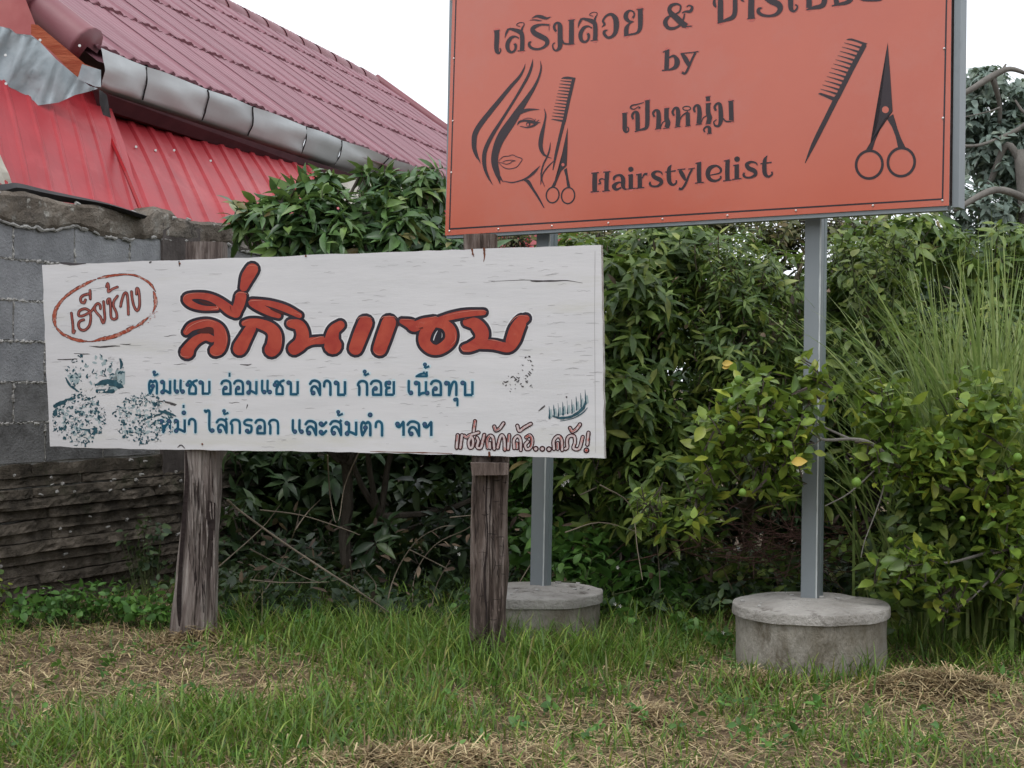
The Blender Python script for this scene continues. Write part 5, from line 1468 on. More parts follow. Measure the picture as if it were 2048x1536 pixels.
# ================================================================== VEGETATION
G_mango = leaf_mat("mango_leaf", [(0.0, (0.041, 0.083, 0.036)), (0.35, (0.065, 0.13, 0.046)), (0.7, (0.101, 0.182, 0.055)), (0.93, (0.149, 0.227, 0.062)), (1.0, (0.203, 0.156, 0.066))], rough=.34, trans=.22)
G_hedge = leaf_mat("hedge_leaf", [(0.0, (0.053, 0.096, 0.027)), (0.4, (0.098, 0.166, 0.04)), (0.8, (0.188, 0.264, 0.058)), (1.0, (0.3, 0.336, 0.084))], rough=.42, trans=.32)
G_lime = leaf_mat("lime_leaf", [(0.0, (0.071, 0.129, 0.024)), (0.5, (0.132, 0.218, 0.034)), (0.85, (0.218, 0.291, 0.045)), (1.0, (0.322, 0.347, 0.05))], rough=.38, trans=.35, tcol=(.25, .33, .05))
G_vine = leaf_mat("vine_leaf", [(0.0, (0.072, 0.127, 0.031)), (0.5, (0.132, 0.19, 0.044)), (1.0, (0.24, 0.27, 0.077))], rough=.5, trans=.35, tcol=(.25, .33, .07))
G_weed = leaf_mat("weed_leaf", [(0.0, (0.045, 0.115, 0.026)), (0.5, (0.075, 0.175, 0.036)), (1.0, (0.115, 0.23, 0.045))], rough=.5, trans=.3, tcol=(.18, .34, .06))
G_dark = leaf_mat("shaded_leaf", [(0.0, (0.02, 0.04, 0.018)), (0.6, (0.035, 0.068, 0.026)), (1.0, (0.061, 0.094, 0.034))], rough=.45, trans=.15)  # leaf colours darkened, painting in the shade under and behind the hedge
G_far = leaf_mat("hazed_leaf", [(0.0, (0.119, 0.162, 0.14)), (0.6, (0.178, 0.238, 0.201)), (1.0, (0.255, 0.306, 0.245))], rough=.5, trans=.2)  # pale grey-green paints haze into the leaf colour
G_grass = leaf_mat("grass_blade", [(0.0, (0.168, 0.134, 0.051)), (0.1, (0.168, 0.145, 0.051)), (0.14, (0.052, 0.109, 0.015)), (0.5, (0.092, 0.184, 0.024)), (0.84, (0.157, 0.258, 0.036)), (1.0, (0.273, 0.29, 0.068))], rough=.45, trans=.35, tcol=(.2, .32, .06))
G_tall = leaf_mat("tall_grass_blade", [(0.0, (0.127, 0.198, 0.05)), (0.5, (0.218, 0.292, 0.088)), (1.0, (0.345, 0.396, 0.154))], rough=.45, trans=.35, tcol=(.25, .34, .1))
G_straw = leaf_mat("dry_straw", [(0.0, (0.13, 0.082, 0.04)), (0.5, (0.27, 0.195, 0.10)), (1.0, (0.50, 0.41, 0.23))], rough=.7, trans=.1, tcol=(.4, .3, .18))
G_brown = leaf_mat("dead_leaf", [(0.0, (0.035, 0.024, 0.018)), (0.5, (0.075, 0.048, 0.032)), (1.0, (0.17, 0.12, 0.075))], rough=.7, trans=.1)
G_yellow = leaf_mat("yellow_leaf", [(0.0, (0.42, 0.30, 0.05)), (1.0, (0.50, 0.33, 0.06))], rough=.5, trans=.3)
M_bark = pm("bark", [(0.3, (0.05, 0.042, 0.034)), (0.7, (0.13, 0.11, 0.09))], scale=14, rough=.9, bump=.8, stretch=(1, 1, .3))
M_barkpale = pm("pale_bark", [(0.3, (0.12, 0.112, 0.10)), (0.7, (0.22, 0.205, 0.185))], scale=10, rough=.9, bump=.6, stretch=(1, 1, .4))
M_stem = pm("green_stem", [(0.3, (0.05, 0.07, 0.03)), (0.7, (0.10, 0.12, 0.05))], scale=10, rough=.7)
M_drystem = pm("dry_stem", [(0.3, (0.13, 0.105, 0.08)), (0.7, (0.25, 0.205, 0.155))], scale=10, rough=.85)
M_redtwig = pm("reddish_twig", [(0.3, (0.045, 0.024, 0.020)), (0.7, (0.10, 0.050, 0.04))], scale=10, rough=.85)
M_lime = pm("lime_fruit", [(0.3, (0.10, 0.19, 0.03)), (0.7, (0.16, 0.26, 0.045))], scale=30, rough=.4, bump=.1, bump_scale=120)
M_petal = flat("white_petal", (0.75, 0.74, 0.68), rough=.6)


def shrub(name, label, category, base, crowns, mat, nparts=0, group=None, trunkm=None, r0=.03, twign=60, stemtype="trunk", fine=False, root_pull=.45, limbs=True):
    """base: world point on the ground; crowns: list of dicts for whorls"""
    b = Vector(base); t = thing(name, label, category, (b.x, b.y, 0), group)
    lv = Leaves(); tw = MB(); trunk = MB()
    cs = [Vector(c['c']) for c in crowns]
    fork = b.lerp(sum(cs, Vector()) / len(cs), .35); fork.z = max(.15, fork.z)
    limb(trunk, (b.x, b.y, -.05), fork, r0, r0 * .75, .06, 5, 8)
    for cr, c in zip(crowns, cs):
        kw = {k: v for k, v in cr.items() if k not in ('c', 'R', 'n')}
        if limbs: limb(trunk, fork, c, r0 * .6, r0 * .22, .12, 6, 6)
        tips, ax = whorls(lv, c, cr['R'], cr['n'], **kw)
        twigs(tw, tips, ax, min(twign, len(tips)), L=.12, r=.0022, root=c, frac=root_pull)
    trunk.build(stemtype, trunkm or M_bark, t)
    if tw.v: tw.build("twigs", trunkm or M_bark, t, kind="stuff")
    build_leaves(lv, mat, t, nparts=nparts, fine=fine)
    return t

MG = dict(k=(6, 10), L=(.11, .18), W=(.26, .35), tilt=(55, 105), droop=(.15, .55), shell=.35)
BR = dict(k=(4, 7), L=(.06, .105), W=(.42, .58), tilt=(40, 100), droop=(.05, .3), shell=.3, spread=.06)
LM = dict(k=(6, 10), L=(.055, .095), W=(.44, .56), tilt=(35, 95), droop=(.0, .25), shell=.25, spread=.07)
SM = dict(k=(5, 9), L=(.045, .08), W=(.3, .5), tilt=(40, 110), droop=(.0, .4), shell=.0, spread=.06)
def CR(px, py, D, R, n, base, **kw):
    d = dict(base); d.update(kw); d['c'] = U(px, py, D); d['R'] = R; d['n'] = n
    return d

# young mango bush over the wall end, left of the orange sign
shrub("mango_bush", "glossy mango bush above the white board, in front of the red metal roof", "bush", U(690, 1290, 7.9).xy.to_3d(),
      [CR(560, 465, 7.7, (.25, .25, .20), 40, MG), CR(640, 430, 7.7, (.22, .22, .21), 36, MG), CR(730, 340, 7.8, (.05, .08, .05), 3, MG), CR(590, 375, 7.8, (.05, .08, .04), 3, MG), CR(480, 440, 7.7, (.05, .1, .05), 4, MG), CR(690, 500, 7.7, (.26, .3, .22), 60, MG), CR(770, 430, 7.8, (.20, .25, .20), 50, MG), CR(645, 365, 7.8, (.09, .1, .07), 10, MG), CR(520, 425, 7.7, (.10, .12, .08), 12, MG),
       CR(830, 480, 7.8, (.22, .3, .22), 60, MG), CR(850, 380, 7.9, (.14, .2, .14), 24, MG), CR(565, 400, 7.7, (.06, .08, .05), 4, MG), CR(775, 365, 7.9, (.10, .12, .09), 9, MG), CR(890, 520, 7.9, (.26, .3, .2), 50, MG), CR(875, 330, 7.9, (.05, .08, .10), 3, MG)],
      G_mango, nparts=290, twign=26, r0=.035, fine=True)
# second mango behind, thinning upward shoots by the sign
shrub("mango_bush", "mango bush low behind the white board, mostly in its shadow between the timber posts", "bush", U(800, 1240, 8.3).xy.to_3d(),
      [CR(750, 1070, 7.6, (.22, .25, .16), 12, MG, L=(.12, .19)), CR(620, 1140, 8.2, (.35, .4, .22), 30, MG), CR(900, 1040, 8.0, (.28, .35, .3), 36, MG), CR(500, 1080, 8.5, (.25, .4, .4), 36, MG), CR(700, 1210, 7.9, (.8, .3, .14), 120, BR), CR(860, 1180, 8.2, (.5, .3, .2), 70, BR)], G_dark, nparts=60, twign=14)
shrub("mango_bush", "hidden mango crowns added behind the white board to block sky light", "bush", U(720, 1240, 8.0).xy.to_3d(),
      [CR(560, 700, 7.8, (.45, .6, .42), 150, MG), CR(760, 700, 7.7, (.45, .6, .42), 170, MG), CR(960, 720, 7.7, (.42, .6, .45), 170, MG), CR(1080, 850, 7.7, (.3, .5, .3), 90, MG)], G_mango, twign=10)  # unseen canopy added to darken the space below the board
# the long hedge: several bushes of different habit
shrub("hedge_bush", "dense dark bush with long leaves just right of the white board", "bush", U(1270, 1250, 7.9).xy.to_3d(),
      [CR(1270, 620, 7.3, (.30, .4, .34), 240, MG, L=(.08, .14)), CR(1240, 800, 7.2, (.34, .4, .36), 240, MG, L=(.08, .14)), CR(1330, 500, 7.6, (.34, .4, .20), 160, MG, L=(.07, .13)), CR(1190, 520, 7.7, (.3, .4, .2), 100, MG, L=(.08, .13)), CR(1330, 960, 7.1, (.34, .4, .30), 190, MG, L=(.08, .14)), CR(1190, 980, 7.5, (.3, .4, .3), 70, MG)],
      G_hedge, nparts=260, twign=30, r0=.04)
shrub("hedge_bush", "small leaved bush in the hedge between white board and right steel post", "bush", U(1500, 1250, 8.0).xy.to_3d(),
      [CR(1460, 560, 7.5, (.34, .45, .28), 330, MG, L=(.05, .10), W=(.2, .3)), CR(1480, 700, 7.3, (.34, .4, .34), 280, MG, L=(.06, .11), W=(.2, .32)), CR(1420, 860, 7.2, (.3, .4, .3), 110, MG, L=(.08, .13)), CR(1560, 620, 7.6, (.26, .4, .4), 120, MG, L=(.06, .12))],
      G_hedge, nparts=200, twign=110, r0=.04, trunkm=M_drystem)
shrub("hedge_bush", "thick bush with broad leaves behind the right steel post", "bush", U(1700, 1250, 8.2).xy.to_3d(),
      [CR(1720, 560, 7.7, (.30, .45, .30), 200, MG, L=(.07, .13)), CR(1720, 760, 7.4, (.34, .45, .38), 230, MG, L=(.07, .14)), CR(1990, 720, 7.5, (.34, .4, .42), 190, MG, L=(.07, .14)), CR(1990, 520, 7.8, (.34, .4, .24), 120, MG, L=(.08, .15)), CR(1800, 480, 7.9, (.34, .4, .18), 70, MG, L=(.10, .17)), CR(1620, 900, 7.4, (.4, .4, .3), 130, MG), CR(1850, 850, 7.4, (.45, .4, .36), 230, MG, L=(.08, .15))],
      G_hedge, nparts=200, twign=30, r0=.04)
shrub("hedge_bush", "pale twiggy bush peeking out under the lower edge of the orange sign", "bush", U(1450, 1200, 9.6).xy.to_3d(),
      [CR(1200, 470, 9.4, (.4, .4, .12), 80, SM, L=(.06, .1)), CR(1380, 455, 9.4, (.45, .4, .14), 110, SM, L=(.05, .09)), CR(1560, 470, 9.4, (.4, .4, .12), 110, SM, L=(.05, .09)), CR(1760, 450, 9.4, (.5, .4, .14), 110, SM, L=(.05, .1)), CR(1420, 430, 9.3, (.5, .4, .12), 110, SM, L=(.05, .09)), CR(1620, 440, 9.3, (.5, .4, .12), 90, SM, L=(.05, .09)), CR(1030, 470, 9.8, (.3, .4, .08), 30, SM)],
      leaf_mat("olive_leaf", [(0.0, (0.07, 0.085, 0.035)), (0.6, (0.13, 0.14, 0.055)), (1.0, (0.23, 0.17, 0.08))], rough=.5, trans=.3), nparts=0, twign=50, r0=.04)
shrub("heart_leaf_vine", "yellow-green vine with heart shaped leaves climbing over the hedge right of the steel post", "vine", U(1800, 1250, 7.3).xy.to_3d(),
      [CR(1760, 560, 7.15, (.20, .2, .20), 55, BR, k=(2, 4), L=(.035, .07), W=(.7, .9)), CR(1850, 680, 7.0, (.24, .25, .22), 90, BR, k=(2, 5), L=(.03, .06), W=(.6, .9)), CR(1790, 480, 7.3, (.14, .2, .08), 22, BR, k=(2, 4), L=(.04, .075), W=(.75, .95)), CR(1830, 800, 6.95, (.3, .2, .22), 110, BR, k=(2, 4), L=(.035, .06), W=(.7, .9)),
       CR(1700, 500, 7.3, (.12, .15, .10), 16, BR, k=(2, 4), L=(.035, .06), W=(.7, .9))],
      G_vine, nparts=200, twign=26, r0=.008, trunkm=M_stem, stemtype="stem", fine=True)
# lime tree reaching in front of the right post
lime = shrub("lime_tree", "lime tree with yellow-green leaves and small green limes crossing the right steel post", "tree", U(2130, 1330, 6.1).xy.to_3d(),
      [CR(1500, 790, 5.75, (.15, .18, .12), 30, LM), CR(1570, 850, 5.75, (.17, .2, .14), 40, LM), CR(1440, 870, 5.8, (.12, .15, .16), 26, LM), CR(1620, 745, 5.7, (.06, .08, .10), 9, LM), CR(1540, 930, 5.75, (.11, .12, .07), 13, LM),
       CR(1770, 800, 5.9, (.16, .2, .16), 36, LM), CR(1850, 900, 5.8, (.22, .2, .14), 50, LM), CR(1960, 820, 5.85, (.22, .22, .20), 60, LM), CR(2010, 950, 5.8, (.18, .2, .2), 50, LM), CR(1740, 900, 5.8, (.10, .15, .08), 12, LM),
       CR(1830, 1110, 5.75, (.16, .14, .06), 26, LM), CR(1900, 1170, 5.75, (.10, .12, .06), 12, LM), CR(2020, 1080, 5.8, (.12, .15, .16), 24, LM), CR(1400, 980, 5.9, (.10, .14, .12), 12, LM), CR(1300, 985, 6.0, (.10, .12, .05), 9, LM, L=(.06, .09), W=(.3, .36))],
      G_lime, nparts=300, twign=14, r0=.022, trunkm=M_bark, fine=True, limbs=False)
# limbs traced from the photo
lb = MB()
for pts in ([(2060, 1000, 6.0, .009), (2040, 1080, 5.9, .008), (1990, 1100, 5.85, .007), (1900, 1125, 5.8, .005), (1860, 1120, 5.75, .003)], [(2060, 1100, 5.9, .008), (2010, 1130, 5.85, .006), (1960, 1180, 5.8, .004), (1930, 1210, 5.8, .003)],
            [(1900, 980, 5.85, .009), (1800, 935, 5.8, .008), (1770, 908, 5.75, .009), (1735, 884, 5.72, .008), (1700, 878, 5.70, .006), (1655, 880, 5.68, .006), (1630, 870, 5.68, .004), (1560, 815, 5.7, .003), (1490, 765, 5.72, .002)],
            [(1700, 878, 5.7, .005), (1660, 860, 5.7, .004), (1630, 845, 5.7, .002)], [(1640, 880, 5.68, .003), (1622, 895, 5.68, .002)], [(1785, 900, 5.75, .004), (1760, 1000, 5.75, .003), (1730, 1080, 5.75, .002), (1722, 1115, 5.75, .002)],
            [(1890, 950, 5.8, .004), (1810, 945, 5.8, .003), (1740, 942, 5.8, .003)], [(1760, 930, 5.75, .003), (1700, 985, 5.75, .003), (1650, 1012, 5.75, .002)]):
    cc = cat([tuple(U(p[0], p[1], p[2])) + (p[3],) for p in pts], 4)
    lb.tube([c[:3] for c in cc], [float(c[3]) for c in cc], 6)
lb.build("limb", M_barkpale, lime)
for px, py, r in ((1463, 803, 8), (1463, 858, 8), (1463, 862, 7), (1713, 965, 10), (1925, 1038, 6), (1975, 1012, 5), (2035, 915, 9), (1477, 760, 9), (1485, 985, 8), (1780, 1080, 6), (1560, 870, 7), (1880, 870, 7), (1940, 905, 8)):
    bm = bmesh.new(); bmesh.ops.create_icosphere(bm, subdivisions=2, radius=1.0)
    p = U(px, py, 5.6)
    for v in bm.verts:
        rr = r / F * 5.6
        v.co = Vector((v.co.x * rr, v.co.y * rr, v.co.z * rr * 1.08)) + p
    me = bpy.data.meshes.new("lime_fruit"); bm.to_mesh(me); bm.free(); link("lime_fruit", me, M_lime, lime, smooth=True)
lyl = Leaves()
for px, py, L_ in ((1452, 728, .042), (1590, 925, .062), (1452, 735, .03)):
    lyl.add(np.array([U(px - 8, py, 5.55)]), np.array([[.9, -.2, .1]]), np.array([[.1, -1, .4]]), np.array([L_]), np.array([L_ * .62]), np.array([.1]))
build_leaves(lyl, G_yellow, lime, nparts=3, part_name="yellow_leaf")

# dark undergrowth filling the hedge's foot
shrub("undergrowth_bush", "dark leafy undergrowth at the foot of the hedge behind the left concrete base", "bush", U(1180, 1230, 7.6).xy.to_3d(),
      [CR(1160, 1130, 7.2, (.30, .35, .22), 110, BR), CR(1300, 1180, 7.2, (.32, .35, .16), 110, BR), CR(1090, 1060, 7.6, (.3, .4, .3), 80, BR), CR(1050, 950, 7.8, (.2, .4, .25), 60, BR)], G_weed, nparts=140, twign=20, r0=.012, trunkm=M_stem, stemtype="stem")
shrub("undergrowth_bush", "dark leafy undergrowth between the right concrete base and the lime tree", "bush", U(1850, 1230, 7.2).xy.to_3d(),
      [CR(1840, 1100, 7.0, (.45, .4, .30), 150, BR), CR(2010, 1050, 7.2, (.4, .4, .4), 130, BR), CR(1950, 1200, 6.8, (.4, .3, .16), 100, BR), CR(1500, 1150, 7.4, (.5, .4, .22), 120, BR), CR(1890, 1040, 5.98, (.24, .10, .26), 150, BR), CR(2020, 1080, 5.98, (.20, .10, .32), 150, BR), CR(1800, 1160, 6.0, (.16, .10, .14), 50, BR)], G_hedge, nparts=0, twign=20, r0=.012, trunkm=M_stem, stemtype="stem")
# deep backing bushes so no light comes from behind
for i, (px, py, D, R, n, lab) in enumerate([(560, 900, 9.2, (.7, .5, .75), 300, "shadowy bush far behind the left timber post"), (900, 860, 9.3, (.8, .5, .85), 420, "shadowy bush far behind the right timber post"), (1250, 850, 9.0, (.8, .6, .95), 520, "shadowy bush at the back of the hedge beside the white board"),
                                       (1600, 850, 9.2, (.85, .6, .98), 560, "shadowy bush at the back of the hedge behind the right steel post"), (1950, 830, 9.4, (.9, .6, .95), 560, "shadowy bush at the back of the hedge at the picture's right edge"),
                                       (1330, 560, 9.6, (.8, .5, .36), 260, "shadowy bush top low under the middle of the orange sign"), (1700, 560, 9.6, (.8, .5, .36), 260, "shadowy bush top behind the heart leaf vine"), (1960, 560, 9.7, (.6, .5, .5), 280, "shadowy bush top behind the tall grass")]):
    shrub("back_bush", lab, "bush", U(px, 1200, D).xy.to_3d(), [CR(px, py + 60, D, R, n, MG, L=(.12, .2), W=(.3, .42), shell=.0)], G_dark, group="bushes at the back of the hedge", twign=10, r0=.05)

for px, D, lab in ((2330, 8.2, "bushy growth continuing the hedge past the right edge"), (2650, 8.4, "end of the hedge well past the right edge")):
    shrub("hedge_bush", lab, "bush", U(px, 1250, D).xy.to_3d(), [CR(px, 620, D, (.5, .5, .42), 230, MG, L=(.09, .15)), CR(px, 900, D - .3, (.6, .5, .45), 260, MG, L=(.09, .15)), CR(px - 60, 1120, D - .5, (.6, .4, .25), 130, BR)], G_hedge, twign=20, r0=.04)
# tall grass at the right
def blades(n, X, Y, H, Wd, lean, mat, name, parent=None, segs=4, kind="stuff", Z=None, curl=(0.1, .6), width_pow=.8):
    """n curved grass blades; X,Y,H,Wd arrays"""
    az = RNG.uniform(0, 2 * np.pi, n); ln = RNG.uniform(lean[0], lean[1], n)
    dx, dy = np.cos(az), np.sin(az); cu = RNG.uniform(curl[0], curl[1], n)
    fx = RNG.uniform(-.5, .5, n); sx, sy = np.cos(az + np.pi / 2 + fx), np.sin(az + np.pi / 2 + fx)
    # mostly face the viewer a little, as blades seen flat
    t = np.linspace(0, 1, segs + 1)[None, :]
    out = (ln[:, None] * t + cu[:, None] * t * t) * H[:, None]
    up = H[:, None] * (t - .35 * (cu[:, None] + ln[:, None]) * t * t * t)
    Zb = (Z if Z is not None else np.zeros(n))[:, None]
    cx = X[:, None] + dx[:, None] * out; cy = Y[:, None] + dy[:, None] * out; cz = Zb + up
    w = Wd[:, None] * (1 - t ** 1.6) ** width_pow * .5
    V = np.zeros((n, segs + 1, 2, 3))
    V[:, :, 0] = np.stack([cx + sx[:, None] * w, cy + sy[:, None] * w, cz], -1); V[:, :, 1] = np.stack([cx - sx[:, None] * w, cy - sy[:, None] * w, cz], -1)
    V = V.reshape(n, -1, 3)
    Fq = []
    for s in range(segs):
        a = 2 * s; Fq += [(a, a + 1, a + 3), (a, a + 3, a + 2)]
    Fq = np.array(Fq); T = (Fq[None] + (np.arange(n) * (segs + 1) * 2)[:, None, None]).reshape(-1, 3)
    me = mesh_tris(name, V.reshape(-1, 3), T)
    return link(name, me, mat, parent, kind=kind)
for i, (px, D, n, lab, hh, sp) in enumerate([(1925, 6.3, 240, "clump of tall pale green grass left in the group by the right edge", 1.80, .09), (2010, 6.3, 340, "tallest clump of pale green grass at the right edge of the picture", 1.95, .12), (1862, 6.5, 70, "thin clump of tall grass beside the heart leaf vine", 1.6, .15), (2090, 6.9, 150, "clump of tall grass cut by the right edge of the picture", 1.95, .15)]):
    b = U(px, 1250, D); t = thing("tall_grass", lab, "grass clump", (b.x, b.y, 0), "tall grass clumps at the right")
    blades(n, b.x + RNG.normal(size=n) * sp, b.y + RNG.normal(size=n) * sp * .8, RNG.uniform(.6, 1.0, n) * hh, RNG.uniform(.010, .024, n), (0, .14), G_tall, "blades", t, segs=10, curl=(0, .6))

# far tree at the upper right
ft = thing("far_tree", "hazy tree with bare grey limbs against the sky at the upper right", "tree", (U(2020, 900, 12.5).x, 12.5, 0))
tb = MB()
tb_pts = [[(2080, 1100, 12.5, .09), (2070, 700, 12.5, .08), (2055, 450, 12.5, .07), (2040, 300, 12.5, .055)], [(2045, 330, 12.5, .035), (2015, 290, 12.5, .03), (1990, 340, 12.6, .028), (1960, 430, 12.8, .03)],
          [(1890, 205, 12.4, .022), (1940, 180, 12.4, .026), (1985, 152, 12.4, .030), (2020, 138, 12.4, .022), (2060, 150, 12.4, .014)], [(1900, 290, 12.5, .012), (1960, 290, 12.5, .014), (2030, 262, 12.5, .020), (2060, 240, 12.5, .02)], [(1985, 152, 12.4, .028), (2000, 220, 12.6, .018), (1990, 300, 12.8, .02), (1975, 340, 12.9, .025), (1960, 450, 13.0, .03)],
          [(2005, 140, 12.4, .012), (2012, 128, 12.4, .008)], [(1900, 240, 12.5, .005), (1970, 225, 12.5, .006), (2000, 215, 12.5, .01)], [(2030, 200, 12.3, .008), (2045, 222, 12.3, .012), (2060, 230, 12.3, .012)], [(1910, 420, 12.0, .02), (1990, 380, 12.1, .03), (2060, 400, 12.2, .03)]]
for pts in tb_pts:
    cc = cat([tuple(U(p[0], p[1], p[2])) + (p[3],) for p in pts], 5)
    tb.tube([c[:3] for c in cc], [float(c[3]) for c in cc], 8)
tb.build("trunk", M_barkpale, ft, smooth=True)
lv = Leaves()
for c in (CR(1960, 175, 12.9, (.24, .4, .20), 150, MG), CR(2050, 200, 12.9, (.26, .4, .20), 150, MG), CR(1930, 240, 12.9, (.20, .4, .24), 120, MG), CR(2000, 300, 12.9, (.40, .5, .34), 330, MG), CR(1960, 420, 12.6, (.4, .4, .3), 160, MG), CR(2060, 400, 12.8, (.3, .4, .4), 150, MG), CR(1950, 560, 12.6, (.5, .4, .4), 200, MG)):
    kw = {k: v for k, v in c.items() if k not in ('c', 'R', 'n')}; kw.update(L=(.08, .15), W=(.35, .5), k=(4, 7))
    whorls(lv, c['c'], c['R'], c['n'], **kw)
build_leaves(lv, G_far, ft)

# ------------------------------------------------------------------ ground cover
def gpt_(px, py):      # ground point seen at a pixel
    D = EYE * F / max(py - HY, 20); return (px - 1024) / F * D, D
def field(px, py):
    """0 straw .. 1 green, from the photo's patches"""
    v = .37
    for cx, cy, rx, ry, a in ((250, 1500, 420, 75, .55), (550, 1470, 250, 60, .45), (1050, 1320, 230, 70, .6), (800, 1340, 200, 60, .4), (700, 1290, 200, 40, .4), (1520, 1410, 90, 45, .45), (1720, 1500, 120, 40, .35), (1330, 1480, 60, 40, .2), (1950, 1330, 160, 40, .4), (850, 1450, 200, 50, .35),
                              (1300, 1330, 120, 40, .3), (1700, 1340, 60, 40, .3), (180, 1350, 300, 50, -.38), (90, 1420, 110, 45, -.5), (420, 1380, 160, 40, -.3), (930, 1395, 40, 35, -.35), (1300, 1420, 60, 40, -.35), (1450, 1500, 110, 50, -.3), (860, 1540, 190, 30, -.6), (1850, 1400, 180, 40, -.45), (1420, 1360, 60, 20, -.3), (1980, 1470, 100, 40, -.2), (1180, 1450, 90, 40, -.2)):
        v += a * np.exp(-(((px - cx) / rx) ** 2 + ((py - cy) / ry) ** 2))
    return v
def scatter(n, ylo=4.1, yhi=7.4):
    Y = RNG.uniform(ylo, yhi, n); X = RNG.uniform(-1, 1.45, n) * (Y * .37 + .15)
    return X, Y
def zz(X, Y): return np.array([ground_z(a, b) for a, b in zip(X, Y)])
X, Y = scatter(85000, 4.1, 8.4)
px = 1024 + F * X / Y; py = HY + F * EYE / Y
g = field(px, py) + .22 * np.array([nz((a * 3, b * 3, 0), 1.4) + .6 * nz((a * 9, b * 9, 4), 1) for a, b in zip(X, Y)])
wall_ok = (X - W0.x) * WN.x + (Y - W0.y) * WN.y > .05
keep = (RNG.random(len(X)) < np.clip((g - .15) * 1.2, .17, 1)) & wall_ok
for cx_, cy_, r_ in ((U(1621, 0, DR - .035).x, DR - .035, 154 / F * DR), (U(1073, 0, DL - .035).x, DL - .035, 132 / F * DL)):
    keep &= (X - cx_) ** 2 + (Y - cy_) ** 2 > (r_ * .97) ** 2
X, Y, g, px, py = X[keep], Y[keep], g[keep], px[keep], py[keep]
n = len(X)
H = (.03 + .10 * RNG.random(n) ** 1.7) * np.clip(.6 + g, .6, 1.5)
H *= .9 + .5 * np.exp(-(((px - 1080) / 260) ** 2 + ((py - 1320) / 50) ** 2)) + .3 * np.exp(-(((px - 650) / 250) ** 2 + ((py - 1300) / 40) ** 2))
blades(n, X, Y, H, RNG.uniform(.0035, .0095, n), (0, .6), G_grass, "grass", None, segs=3, Z=zz(X, Y) - .004, curl=(.05, .9))
gr = bpy.data.objects["grass"]; tag(gr, "short green grass growing in uneven tufts across the foreground", "grass", kind="stuff")
# taller single tufts along the hedge foot and bases
tx_, ty_, th_ = [], [], []
for cx, cy, sx, sy, m_, h0, h1 in ((1560, 1372, 90, 4, 110, .05, .15), (1740, 1366, 30, 5, 60, .08, .2), (1075, 1318, 70, 5, 90, .08, .2), (620, 1275, 90, 14, 130, .08, .2), (800, 1285, 130, 16, 260, .08, .22), (1000, 1330, 120, 14, 260, .08, .18), (1180, 1330, 60, 12, 110, .08, .2), (1300, 1300, 100, 12, 120, .06, .18), (1830, 1300, 60, 14, 130, .1, .24), (1970, 1310, 80, 14, 130, .08, .2), (1660, 1385, 50, 6, 34, .08, .17), (1490, 1385, 40, 6, 26, .06, .14), (1420, 1300, 30, 10, 30, .08, .2), (500, 1260, 30, 10, 20, .15, .3), (150, 1480, 120, 20, 150, .06, .12), (1120, 1390, 100, 20, 120, .06, .13)):
    a = RNG.normal(size=m_) * sx + cx; b = RNG.normal(size=m_) * sy + cy
    Dd = EYE * F / (b - HY); tx_.append((a - 1024) / F * Dd); ty_.append(Dd); th_.append(RNG.uniform(h0, h1, m_))
tx_ = np.concatenate(tx_); ty_ = np.concatenate(ty_); th_ = np.concatenate(th_)
blades(len(tx_), tx_, ty_, th_, RNG.uniform(.004, .009, len(tx_)), (0, .4), G_grass, "long_grass", None, segs=6, curl=(.05, .8))
tag(bpy.data.objects["long_grass"], "longer grass blades standing along the foot of the hedge and the bases", "grass", kind="stuff")

# broad little weeds growing in the grass
lv = Leaves()
for q in range(330):
    cx, cy = gpt_(random.uniform(0, 2048), random.uniform(1290, 1536))
    if (cx - W0.x) * WN.x + (cy - W0.y) * WN.y < .2: continue
    whorls(lv, (cx, cy, .03), (.03, .03, .02), 2, k=(3, 5), L=(.02, .045), W=(.4, .7), tilt=(35, 80), shell=.0)
lawn_weeds = thing("lawn_weeds", "tiny broad leaved weeds dotted through the foreground grass", "weeds", (0, 5.5, 0))
build_leaves(lv, G_weed, lawn_weeds, name="weed_leaves")
# straw lying about
X, Y = scatter(40000)
px = 1024 + F * X / Y; py = HY + F * EYE / Y
g = field(px, py) + .2 * np.array([nz((a * 3, b * 3, 0), 1.4) for a, b in zip(X, Y)])
keep = (RNG.random(len(X)) < np.clip(1.1 - g * .8, .25, 1)) & ((X - W0.x) * WN.x + (Y - W0.y) * WN.y > .05)
X, Y = X[keep], Y[keep]; n = len(X)
def straws(X, Y, Zb, name, label, Lr=(.03, .14), wr=(.0018, .0048), tiltz=.22):
    n = len(X); az = RNG.uniform(0, 6.283, n); L_ = RNG.uniform(*Lr, n); w_ = RNG.uniform(*wr, n); tz = RNG.normal(size=n) * tiltz
    D = np.stack([np.cos(az) * np.cos(tz), np.sin(az) * np.cos(tz), np.sin(tz)], -1); S = np.stack([-np.sin(az), np.cos(az), np.zeros(n)], -1)
    P = np.stack([X, Y, Zb], -1); V = np.zeros((n, 6, 3))
    B = np.stack([np.zeros(n), np.zeros(n), RNG.uniform(-.1, .25, n) * L_], -1) * .4
    for k, t in enumerate((-.5, 0, .5)):
        c = P + D * (t * L_)[:, None] + B * (1 - abs(t) * 2)
        V[:, 2 * k] = c + S * (w_ / 2)[:, None] + np.array([0, 0, .0006]); V[:, 2 * k + 1] = c - S * (w_ / 2)[:, None]
    Fq = np.array([(0, 1, 3), (0, 3, 2), (2, 3, 5), (2, 5, 4)]); T = (Fq[None] + (np.arange(n) * 6)[:, None, None]).reshape(-1, 3)
    o = link(name, mesh_tris(name, V.reshape(-1, 3), T), G_straw); tag(o, label, "straw", kind="stuff")
